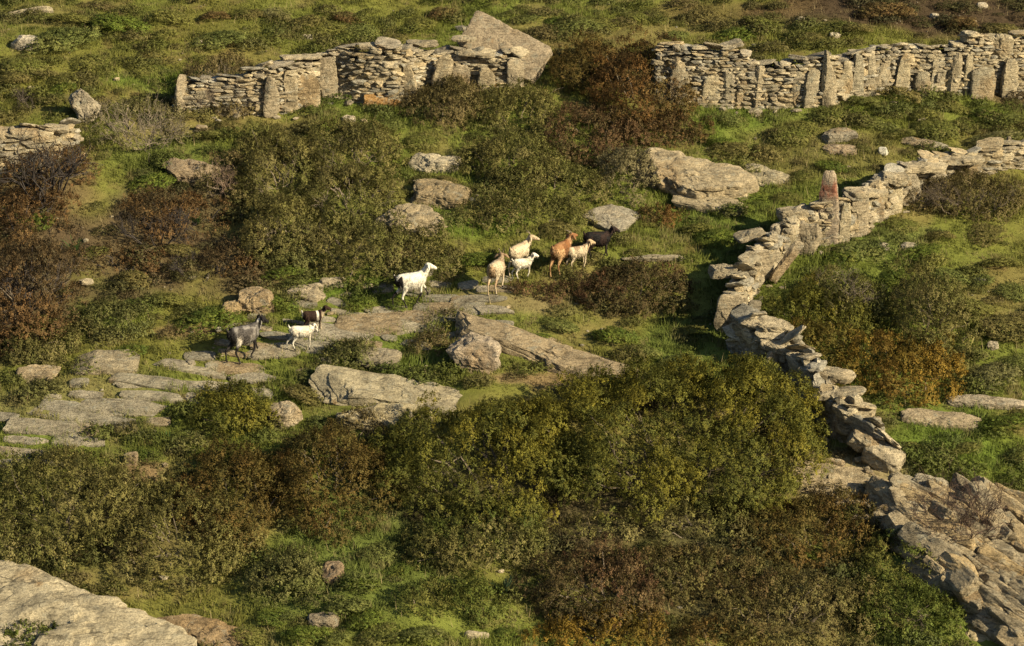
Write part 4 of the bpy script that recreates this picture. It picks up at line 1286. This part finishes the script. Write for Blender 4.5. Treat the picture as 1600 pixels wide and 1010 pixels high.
# ------------------------------------------------------------------ goats
def loft(buf, pts, rw, rh, n=14):
    """closed tapered tube; rw sideways radius, rh radius in the vertical plane"""
    pts = np.asarray(pts, float)
    T = unit(np.gradient(pts, axis=0))
    B = unit(np.cross(T, np.array([0, 0, 1.0])) + np.array([0, 1e-4, 0]))
    flip = B[:, 1] < 0
    B[flip] *= -1
    N = np.cross(B, T)
    P, W, Hh, BB, NN = [pts[0] - T[0] * rh[0] * .6], [rw[0] * .4], [rh[0] * .4], [B[0]], [N[0]]
    for i in range(len(pts)):
        P.append(pts[i]); W.append(rw[i]); Hh.append(rh[i]); BB.append(B[i]); NN.append(N[i])
    P.append(pts[-1] + T[-1] * rh[-1] * .6); W.append(rw[-1] * .4); Hh.append(rh[-1] * .4); BB.append(B[-1]); NN.append(N[-1])
    P, BB, NN = np.array(P), np.array(BB), np.array(NN)
    a = np.arange(n) / n * 2 * math.pi
    V = (P[:, None] + BB[:, None] * (np.cos(a)[None] * np.array(W)[:, None])[..., None] + NN[:, None] * (np.sin(a)[None] * np.array(Hh)[:, None])[..., None]).reshape(-1, 3)
    m = len(P)
    F = [[i * n + j, i * n + (j + 1) % n, (i + 1) * n + (j + 1) % n, (i + 1) * n + j] for i in range(m - 1) for j in range(n)]
    c0, c1 = len(V), len(V) + 1
    V = np.concatenate([V, P[:1], P[-1:]])
    F3 = [[c0, (j + 1) % n, j] for j in range(n)] + [[c1, (m - 1) * n + j, (m - 1) * n + (j + 1) % n] for j in range(n)]
    buf.add(V, [np.array(F), np.array(F3)], np.zeros(3))


def smoothed(pts, k=3):
    pts = np.asarray(pts, float)
    t = np.arange(len(pts))
    tt = np.linspace(0, len(pts) - 1, (len(pts) - 1) * k + 1)
    out = []
    for c in range(pts.shape[1]):     # Catmull-Rom
        p = np.r_[2 * pts[0, c] - pts[1, c], pts[:, c], 2 * pts[-1, c] - pts[-2, c]]
        i = np.minimum(tt.astype(int), len(pts) - 2)
        u = tt - i
        a, b, d, e = p[i], p[i + 1], p[i + 2], p[i + 3]
        out.append(.5 * (2 * b + (d - a) * u + (2 * a - 5 * b + 4 * d - e) * u ** 2 + (3 * b - a - 3 * d + e) * u ** 3))
    return np.stack(out, 1)


def goat(label, px, py, heading, size, fur, head=(0.0, 0.0), legs=(0, 0, 0, 0), horns=True, kid=False, tail_up=True, lift=.0, neck_up=.0, cat='goat'):
    """foot centre at pixel (px,py); heading: 0 = right, pi/2 = away; size = wither height in m"""
    k = size / .72
    g = at(px, py)
    ca, sa = math.cos(heading), math.sin(heading)
    e = .3 * size
    pitch = math.atan2(float(H(g[0] + ca * e, g[1] + sa * e)) - float(H(g[0] - ca * e, g[1] - sa * e)), 2 * e) * .35
    cp, sp = math.cos(pitch), math.sin(pitch)

    def gz(x, y):
        """ground height under a body-space foot, in body units"""
        return (float(H(g[0] + (ca * x - sa * y) * k, g[1] + (sa * x + ca * y) * k)) + lift - g[2]) / k

    def body(p):
        p = np.asarray(p, float)
        x, z = p[..., 0], p[..., 2] - .45
        return np.stack([x * cp - z * sp, p[..., 1], x * sp + z * cp + .45 + lift / k], -1)
    fat = .9 if kid else 1.0
    leg = 1.0
    b = Buf()
    tr = np.array([(-.40, .59, .09, .11), (-.33, .59, .13, .155), (-.2, .56, .155, .185), (-.02, .53, .18, .205), (.14, .53, .165, .20), (.26, .56, .13, .175), (.34, .60, .095, .13)])
    trs = smoothed(tr, 3)
    loft(b, body(np.stack([trs[:, 0], 0 * trs[:, 0], trs[:, 1]], 1)), trs[:, 2] * fat, trs[:, 3] * fat, 18)
    hy, hp = head   # yaw and pitch of the head
    nb = np.array([.28, 0, .61])
    nk = np.array([.45, 0, .745 + neck_up]) + np.array([0, math.sin(hy) * .06, 0])
    poll = nk + np.array([.03, math.sin(hy) * .03, .06])
    fd = np.array([math.cos(hy) * math.cos(hp), math.sin(hy) * math.cos(hp), math.sin(hp)])
    hs = 1.3 if kid else 1.15
    nkp = smoothed(np.array([[*nb, .10, .14], [*(nb * .5 + nk * .5 + np.array([.015, 0, -.02])), .078, .105], [*nk, .062, .078], [*poll, .055, .06]]), 3)
    loft(b, body(nkp[:, :3]), nkp[:, 3], nkp[:, 4], 14)
    hd = np.array([[*(poll - fd * .03), .05, .055], [*(poll + fd * .05), .055, .062], [*(poll + fd * .13 + np.array([0, 0, -.008])), .042, .047], [*(poll + fd * .20 + np.array([0, 0, -.014])), .032, .034], [*(poll + fd * .235 + np.array([0, 0, -.018])), .026, .027]])
    hds = smoothed(hd, 2)
    loft(b, body(hds[:, :3]), hds[:, 3] * hs, hds[:, 4] * hs, 12)
    feet = []
    for i, (sx, sy) in enumerate(((.25, 1), (.25, -1), (-.31, 1), (-.31, -1))):
        sw = legs[i]
        y = sy * .085
        top = body([sx, y * .8, .52])
        if i < 2:
            fx_ = sx + sw * .9
            z0 = gz(fx_, y)
            kn = np.array([sx + sw * .45 + .02 + .03 * abs(sw) * 2, y, (.24 + z0) * .93])
            fet = np.array([fx_ + (.0 if sw >= 0 else -.02), y, z0 + .065])
            hoof = np.array([fx_ + .015, y, z0 + .012])
            P = [[*top, .055, .085], [*(top * .55 + kn * .45), .038, .05], [*kn, .027, .03], [*(kn * .45 + fet * .55), .019, .02], [*fet, .022, .024], [*hoof, .026, .028]]
        else:
            fx_ = sx + sw * .9 - .02
            z0 = gz(fx_, y)
            st = body([sx + .09, y * 1.05, .43])
            hk = np.array([sx + sw * .6 - .075, y, .255 + z0 * .8])
            fet = np.array([fx_ - .005, y, z0 + .065])
            hoof = np.array([fx_ + .02, y, z0 + .012])
            P = [[*body([sx + .0, y * .7, .56]), .075, .12], [*st, .058, .09], [*(st * .4 + hk * .6), .032, .042], [*hk, .024, .030], [*(hk * .4 + fet * .6), .019, .02], [*fet, .022, .024], [*hoof, .026, .028]]
        Ps = smoothed(np.array(P), 3)
        loft(b, Ps[:, :3], np.maximum(Ps[:, 3], .016), np.maximum(Ps[:, 4], .016), 10)
        feet.append(hoof)
    tl = body(np.array([[-.40, 0, .655], [-.45, 0, .70 if tail_up else .62], [-.475, 0, .765 if tail_up else .54]]))
    loft(b, tl, [.035, .03, .018], [.03, .026, .015], 8)
    # one continuous skin over the pieces
    tmp = b.mesh('goat', None)
    to = bpy.data.objects.new('goat_tmp', tmp)
    C.objects.link(to)
    rm = to.modifiers.new('r', 'REMESH')
    rm.mode = 'VOXEL'
    rm.voxel_size = .0125
    sm_ = to.modifiers.new('s', 'SMOOTH')
    sm_.factor, sm_.iterations = .5, 3
    dg = bpy.context.evaluated_depsgraph_get()
    ev = to.evaluated_get(dg)
    me_ = bpy.data.meshes.new_from_object(ev)
    bpy.data.objects.remove(to)
    n = len(me_.vertices)
    co = np.zeros(n * 3, np.float32)
    me_.vertices.foreach_get('co', co)
    co = co.reshape(-1, 3).astype(float)
    # undo the body pitch for the coat pattern
    q = co - np.array([0, 0, .45 + lift / k])
    loc = np.stack([q[:, 0] * cp + q[:, 2] * sp, q[:, 1], -q[:, 0] * sp + q[:, 2] * cp + .45], 1)
    legz = co[:, 2] - np.array([z for z in np.full(n, 0.0)]) - (lift / k)
    gslope = (gz(.25, 0) - gz(-.31, 0)) / .56
    legz = co[:, 2] - (gz(0, 0) + gslope * co[:, 0])
    col = fur(loc, legz, poll)
    dirt = (.55 * smooth(-.05, .45, fbm(loc * 6 + px, 4, 5)) + .35 * smooth(.5, .15, legz))[:, None]
    col = col * (1 - dirt * .55) + np.array([.14, .10, .06]) * np.minimum(1, col.mean(1, keepdims=True) * 3) * dirt * .55
    hoof_m = smooth(.045, .03, legz)[:, None]
    col = col * (1 - hoof_m) + np.array([.04, .035, .03]) * hoof_m
    a = me_.color_attributes.get('Col') or me_.color_attributes.new('Col', 'FLOAT_COLOR', 'POINT')
    cc = np.ones((n, 4), np.float32)
    cc[:, :3] = np.clip(col, .004, .9)
    a.data.foreach_set('color', cc.ravel())
    co = co + unit(co - co.mean(0)) * (.006 * fbm(co * 22, 2, 3))[:, None]
    me_.vertices.foreach_set('co', (co * k).astype(np.float32).ravel())
    me_.polygons.foreach_set('use_smooth', np.ones(len(me_.polygons), bool))
    me_.materials.clear()
    me_.materials.append(M_FUR)
    o = link('goat', me_, loc=g, label=label, cat=cat, group='goats walking along the path')
    o.rotation_euler = (0, 0, heading)
    o.scale = (.86, 1, 1)

    # shaggy hair over trunk, neck and upper legs
    rh_ = np.random.default_rng(int(px))
    vn = np.zeros(n * 3, np.float32)
    me_.vertices.foreach_get('normal', vn)
    vn = vn.reshape(-1, 3).astype(float)
    fine_ = smooth(.22, .5, legz) * (1 - .75 * smooth(.45, .55, loc[:, 0]))
    pick = np.nonzero(rh_.random(n) < fine_ * min(1, 4200 / n))[0]
    cs = np.zeros(n * 3, np.float32)
    me_.vertices.foreach_get('co', cs)
    B0 = cs.reshape(-1, 3).astype(float)[pick] - vn[pick] * .004
    m_ = len(pick)
    dd = unit(np.array([-.35, 0, -.9]) + vn[pick] * .55 + rh_.normal(size=(m_, 3)) * .28)
    ww = unit(np.cross(dd, vn[pick] + rh_.normal(size=(m_, 3)) * .2)) * .0075
    LL = (rh_.uniform(.025, .065, m_) * k)[:, None]
    HV = np.stack([B0 - ww, B0 + ww, B0 + dd * LL], 1).reshape(-1, 3)
    hn = unit(vn[pick] + rh_.normal(size=(m_, 3)) * .25)
    HF = np.arange(m_ * 3).reshape(-1, 3)
    bad = np.sum(np.cross(HV[1::3] - HV[0::3], HV[2::3] - HV[0::3]) * vn[pick], 1) < 0
    HF[bad] = HF[bad][:, ::-1]
    hc = np.clip(col[pick], .004, .9) * rh_.uniform(.6, 1.15, m_)[:, None]
    link('coat_hair', mesh_from('coat_hair', HV, [HF], np.repeat(hc, 3, 0), M_FUR, nrm=np.repeat(hn, 3, 0)), parent=o)

    def child(name, pts, rw, rh, c):
        bb = Buf()
        loft(bb, body(np.array(pts)) * k, np.array(rw) * k, np.array(rh) * k, 8)
        bb.C = [np.broadcast_to(np.array(c), v.shape) for v in bb.V]
        link(name, bb.mesh(name, M_FUR, True), parent=o)
    sd_ = np.array([-fd[1], fd[0], 0])
    sd_ = sd_ / np.linalg.norm(sd_)
    pc = np.array(fur(np.array([poll]), np.array([.9]), poll)[0])
    ec = fur.ear if hasattr(fur, 'ear') else pc
    for s in (1, -1):
        r0 = poll + sd_ * s * .045 + np.array([0, 0, .01]) - fd * .01
        child('ear', [r0, r0 + sd_ * s * .065 + np.array([0, 0, -.02]) + fd * .01, r0 + sd_ * s * .13 + np.array([0, 0, -.085]) + fd * .015], [.014, .036, .016], [.022, .038, .018], ec)
        if horns:
            h0 = poll + sd_ * s * .025 + np.array([0, 0, .045])
            child('horn', [h0, h0 + np.array([0, 0, .05]) - fd * .02 + sd_ * s * .015, h0 + np.array([0, 0, .08]) - fd * .06 + sd_ * s * .035, h0 + np.array([0, 0, .085]) - fd * .11 + sd_ * s * .05], [.018, .016, .012, .006], [.018, .016, .012, .006], (.16, .13, .09))
        e0 = poll + fd * .075 + sd_ * s * .047 * hs + np.array([0, 0, .015])
        child('eye', [e0 - fd * .008, e0, e0 + fd * .008], [.008, .009, .008], [.008, .009, .008], (.02, .016, .01))
    return o


def patches(p, scale, seed, lo=.0, hi=.12):
    return smooth(lo, hi, fbm(p * scale + seed * 3.1, 3, seed))[:, None]


def mk(f, ear=None):
    if ear is not None:
        f.ear = np.array(ear)
    return f


WHITE, CREAM, BLACK, GRY, TAN, RED, DKB = (np.array(c) for c in ((.64, .60, .50), (.47, .385, .26), (.012, .010, .010), (.15, .135, .125), (.30, .19, .10), (.21, .10, .045), (.04, .02, .014)))


def mixv(a, b, t):
    return a * (1 - t) + b * t


def fur_grey(p, lz, poll):
    c = mixv(np.tile(GRY * .5, (len(p), 1)), np.array([.24, .22, .20]), patches(p, 8, 1, -.1, .25) * .85)
    c = mixv(c, BLACK, smooth(.40, .34, lz)[:, None])                                  # black legs
    c = mixv(c, BLACK, (smooth(-.28, -.34, p[:, 0]) * smooth(.2, .4, p[:, 2]) * .85)[:, None])  # dark rump
    c = mixv(c, np.array([.62, .56, .47]), (smooth(-.3, -.26, p[:, 0]) * smooth(-.1, -.2, p[:, 0]) * smooth(.6, .45, p[:, 2]) * smooth(.33, .4, p[:, 2]))[:, None] * .9)
    neck = smooth(.34, .40, p[:, 0])[:, None]
    c = mixv(c, BLACK, neck)
    return mixv(c, np.array([.7, .66, .6]), neck * (smooth(.025, .0, np.abs(p[:, 1] + .045)) * smooth(.86, .80, p[:, 2]) * smooth(.52, .48, p[:, 0]))[:, None])


def fur_white_patch(p, lz, poll):
    c = np.tile(WHITE, (len(p), 1))
    c = mixv(c, BLACK, (smooth(-.26, -.30, p[:, 0]) * smooth(.10, .16, fbm(p * 6 + 4, 2, 2) + .12 * (p[:, 2] - .45) / .1 * 0 + .1))[:, None])
    return mixv(c, BLACK, smooth(.24, .19, lz)[:, None])


def fur_white(p, lz, poll):
    return mixv(np.tile(WHITE, (len(p), 1)), CREAM, patches(p, 5, 4, .1, .4) * .5)


def fur_darkkid(p, lz, poll):
    c = mixv(np.tile(DKB * .6, (len(p), 1)), np.array([.03, .017, .011]), patches(p, 5, 6))
    c = mixv(c, WHITE, (smooth(.08, .11, p[:, 0]) * smooth(.2, .17, p[:, 0]) * smooth(.35, .45, p[:, 2]))[:, None])
    c = mixv(c, CREAM, (smooth(.28, .34, p[:, 0]) * smooth(.72, .62, p[:, 2]))[:, None])
    return mixv(c, WHITE, (smooth(-.42, -.46, p[:, 0]))[:, None])


def fur_tanrear(p, lz, poll):
    c = mixv(np.tile(CREAM, (len(p), 1)), TAN, patches(p * np.array([1, 1.6, 1]), 4, 8, -.05, .2) * .8)
    c = mixv(c, np.array([.2, .13, .08]), (smooth(.62, .72, p[:, 2]) * smooth(-.1, .2, p[:, 0]))[:, None] * .7)
    return c


def fur_creamy(p, lz, poll):
    return mixv(np.tile(CREAM * 1.12, (len(p), 1)), TAN, (smooth(.66, .72, p[:, 2]))[:, None] * .35)


def fur_red(p, lz, poll):
    c = mixv(np.tile(RED, (len(p), 1)), np.array([.42, .26, .13]), patches(p, 5, 9, 0, .25))
    return mixv(c, np.array([.2, .085, .03]), patches(p, 4, 12, .1, .25) * .7)


def fur_spotted(p, lz, poll):
    c = mixv(np.tile(CREAM * 1.1, (len(p), 1)), np.array([.22, .14, .08]), (smooth(.58, .68, p[:, 2]) * smooth(.5, .3, p[:, 0]))[:, None] * patches(p, 9, 14, -.25, .1) * .85)
    return mixv(c, TAN, (smooth(.36, .42, p[:, 0]))[:, None] * .6)


def fur_black(p, lz, poll):
    return mixv(np.tile(BLACK, (len(p), 1)), DKB, patches(p, 5, 15) * .5)


fur_grey.ear = BLACK
goat('grey goat with black legs and black neck walking right on the paving', 383, 566, .58, .80, fur_grey, (-.1, -.55), (.16, -.12, -.16, .14), lift=.09, neck_up=.02)
goat('white kid with its head hidden, walking on the paving in front of a dark kid', 472, 550, .30, .56, fur_white, (.5, -.9), (.05, .0, -.22, .05), horns=False, kid=True, lift=.09, neck_up=-.12)
goat('dark brown kid with a white band, behind the white kid', 490, 523, .38, .52, fur_darkkid, (-.15, -.2), (.1, -.1, .1, -.1), horns=False, kid=True, lift=.08)
goat('white goat with black rump patch and black shins walking right', 644, 480, .36, .77, fur_white_patch, (-.2, -.35), (.24, -.14, -.2, .14), lift=.09, neck_up=.03, horns=False)
goat('tan and cream goat seen from behind, leftmost of the herd ahead', 776, 457, 1.2, .74, fur_tanrear, (.3, -.5), (.05, -.05, -.06, .06), lift=.06, neck_up=-.06)
goat('cream goat with head turned right, behind the white kid in the herd', 812, 426, .95, .70, fur_creamy, (-.95, -.25), (.06, -.06, -.06, .06), lift=.03, horns=True)
goat('white kid in the herd in front of the cream goat', 817, 436, .38, .50, fur_white, (-.1, -.3), (.06, -.06, -.1, .08), horns=False, kid=True, lift=.03)
goat('red-brown goat seen from behind in the herd', 877, 426, 1.0, .74, fur_red, (-.3, -.1), (.08, -.08, -.1, .1), lift=.03, neck_up=-.02)
goat('cream kid with brown back beside the red-brown goat', 903, 421, .55, .58, fur_spotted, (-.2, -.25), (.06, -.04, -.06, .06), horns=False, kid=True, lift=.02)
goat('black horned goat leading the herd at the right', 934, 405, .32, .68, fur_black, (-.15, -.35), (.1, -.1, -.1, .1), lift=.02)

# ------------------------------------------------------------------ grass, weeds and low scrub (uncountable ground cover)
EX = np.array(EXCL)


def blocked(x, y, shrink=1.0):
    out = np.zeros(len(x), bool)
    for (ex, ey, rx, ry, yw) in EX:
        m = (np.abs(x - ex) < max(rx, ry)) & (np.abs(y - ey) < max(rx, ry))
        if not m.any():
            continue
        dx, dy = x[m] - ex, y[m] - ey
        u, v = dx * math.cos(yw) + dy * math.sin(yw), -dx * math.sin(yw) + dy * math.cos(yw)
        out[m] |= ((u / (rx * shrink)) ** 2 + (v / (ry * shrink)) ** 2) < 1
    return out


def in_view(x, y, margin=170):
    px, py = proj(np.stack([x, y, H(x, y)], 1))
    return (px > -margin) & (px < 1600 + margin) & (py > -margin) & (py < 1010 + margin * 1.2)


def scatter(n, r):
    n = int(n * 1.12)
    x, y = r.uniform(-20, 22, n), r.uniform(-22, 34, n)
    m = in_view(x, y)
    x, y = x[m], y[m]
    m = ~blocked(x, y, .95)
    return x[m], y[m]


r_ = np.random.default_rng(77)
x, y = scatter(260000, r_)
bare = fb2(x, y, .5, 4, 21)
keep = r_.random(len(x)) < np.clip(.95 - .5 * smooth(.1, .5, bare), .45, 1)
x, y = x[keep], y[keep]
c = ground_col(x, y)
green = np.clip((c[:, 1] - c[:, 0]) / .03, -1, 1)
keep = r_.random(len(x)) < np.where(green < -.45, .6, 1)
x, y, c, green = x[keep], y[keep], c[keep], green[keep]
keep = r_.random(len(x)) < np.clip(path_dist(x, y) / .9, .7, 1)
x, y, c, green = x[keep], y[keep], c[keep], green[keep]
nb = 5
n = len(x)
X = np.repeat(x, nb) + r_.normal(size=n * nb) * .045
Y = np.repeat(y, nb) + r_.normal(size=n * nb) * .045
Z = H(X, Y) - .01
hgt = .105 * np.clip(.9 + 1.1 * fb2(X, Y, 1.3, 3, 71), .3, 2.2) * r_.uniform(.5, 1.5, n * nb) * np.repeat(1 + .25 * green, nb)
a = r_.uniform(0, 6.283, n * nb)
lean_ = r_.uniform(.1, .9, n * nb)
d = np.stack([np.cos(a) * lean_, np.sin(a) * lean_, np.ones_like(a)], 1)
P = np.stack([X, Y, Z], 1)
w = np.stack([-np.sin(a), np.cos(a), 0 * a], 1) * r_.uniform(.008, .016, n * nb)[:, None]
sdv = np.array(sd[:])
fl_ = (np.cross(w, d) @ sdv) < 0
w[fl_] *= -1
gn = unit(unit(np.cross(w, d)) * .55 + np.array([0, 0, .8]))
V = np.stack([P - w, P + w, P + d * hgt[:, None]], 1).reshape(-1, 3)
dry_ = smooth(.15, .4, fb2(X, Y, 2.2, 3, 75))[:, None] * .55
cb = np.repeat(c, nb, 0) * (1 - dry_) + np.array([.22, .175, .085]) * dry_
cb = cb * r_.uniform(.65, 1.45, n * nb)[:, None]
link('grass', mesh_from('grass', V, [np.arange(n * nb * 3).reshape(-1, 3)], np.repeat(cb, 3, 0), M_GRASS, nrm=np.repeat(gn, 3, 0)), kind='stuff', label='short green grass and weeds covering the slope', cat='grass')

# dry stalks standing in the grass and pebbles on the bare soil
x, y = scatter(9000, r_)
n = len(x)
P = np.stack([x, y, H(x, y) - .01], 1)
a = r_.uniform(0, 6.283, n)
d = np.stack([np.cos(a) * .35, np.sin(a) * .35, np.ones(n)], 1) * r_.uniform(.14, .34, n)[:, None]
w = np.stack([-np.sin(a), np.cos(a), 0 * a], 1) * .007
V = np.stack([P - w, P + w, P + d], 1).reshape(-1, 3)
cb = np.array([.34, .27, .14]) * r_.uniform(.5, 1.3, (n, 1))
link('dry_grass', mesh_from('dry_grass', V, [np.arange(n * 3).reshape(-1, 3)], np.repeat(cb, 3, 0), M_GRASS), kind='stuff', label='thin dry stalks standing in the green grass', cat='grass')
x, y = scatter(5200, r_)
gc = ground_col(x, y)
keep = (r_.random(len(x)) < np.clip(.12 + 8 * (gc[:, 0] - gc[:, 1]), .05, 1)) | (path_dist(x, y) < .8) & (r_.random(len(x)) < .7)
peb = Buf()
for k_ in np.nonzero(keep)[0]:
    q = .02 * math.exp(abs(r_.normal()) * .7)
    V = _st[k_ % 14] * np.array([q * 1.4, q, q * .7])
    peb.add(V @ rotz(r_.uniform(0, 6)).T + np.array([x[k_], y[k_], float(H(x[k_], y[k_])) + q * .4]), _sf, np.array(STONE_COLS[k_ % 6]) * r_.uniform(.8, 1.4))
link('gravel', peb.mesh('gravel', M_STONE), kind='stuff', label='scattered pebbles on bare soil and between the paving slabs', cat='gravel')

# low scrub: small leafy cushions merging into one ground cover
x, y = scatter(17000, r_)
den = fb2(x, y, .45, 3, 81)
keep = (r_.random(len(x)) < np.clip(.30 + .9 * den, .06, .75)) & (path_dist(x, y) > 1.0)
x, y = x[keep], y[keep]
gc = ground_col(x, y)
protos = []
for q in range(6):
    V, F, _, _, _ = bush_arrays(np.random.default_rng(600 + q), .5, .5, .42, [(1, 1, 1)], .086, .6, .2, sprig=.13, nleaf=6)
    protos.append((V, F, BUSH_N[-1]))
Vs, Cs, Fs, Ns, off = [], [], [], [], 0
tints = np.array([(.085, .085, .030), (.075, .085, .024), (.10, .075, .042), (.07, .078, .034), (.088, .065, .036), (.06, .072, .02)])
for k_ in range(len(x)):
    V, F, NN = protos[k_ % 6]
    rz_ = rotz(r_.uniform(0, 6.28)).T
    s_ = .22 * math.exp(r_.normal() * .45) * 2
    s_ = min(s_, .8)
    V = V @ rz_ * np.array([s_, s_, s_ * r_.uniform(.5, .85)]) + np.array([x[k_], y[k_], float(H(x[k_], y[k_])) - .02])
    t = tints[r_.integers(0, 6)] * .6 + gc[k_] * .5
    Vs.append(V.astype(np.float32))
    Cs.append(np.repeat(t[None] * r_.uniform(.75, 1.25, (len(F), 1)), 4, 0).astype(np.float32))
    Fs.append((F + off).astype(np.int32))
    Ns.append((NN @ rz_).astype(np.float32))
    off += len(V)
link('low_scrub', mesh_from('low_scrub', np.concatenate(Vs), [np.concatenate(Fs)], np.concatenate(Cs), M_LEAF, nrm=np.concatenate(Ns)), kind='stuff', label='low patchy scrub covering the ground between the shrubs', cat='scrub')

# daisies: tiny white flowers sprinkled in the grass
fl = Buf()
for (cx, cy, rx, ry, n) in [(675, 505, 30, 12, 40), (690, 470, 160, 60, 30), (300, 690, 160, 60, 40), (520, 950, 140, 50, 40), (840, 500, 160, 40, 50), (1100, 420, 120, 60, 30), (740, 985, 60, 20, 20), (1250, 450, 200, 100, 30), (250, 600, 200, 60, 30), (1540, 600, 90, 80, 20)]:
    for _ in range(n):
        g = at(cx + r_.normal() * rx * .5, cy + r_.normal() * ry * .5)
        if blocked(g[None, 0], g[None, 1])[0]:
            continue
        q = r_.uniform(.014, .026)
        aa = np.arange(6) / 6 * 6.283
        V = np.stack([np.cos(aa) * q, np.sin(aa) * q * .9 - .3 * q * np.sin(aa), np.sin(aa) * -.4 * q], 1) + g + np.array([0, 0, r_.uniform(.10, .2)])
        fl.add(V, np.array([[0, 1, 2, 3], [0, 3, 4, 5]]), np.array([.75, .73, .62]) if r_.random() < .8 else np.array([.7, .5, .08]))
link('wild_flowers', fl.mesh('wild_flowers', M_FLOWER), kind='stuff', label='tiny white daisies sprinkled in the grass', cat='flowers')

finish_labels()
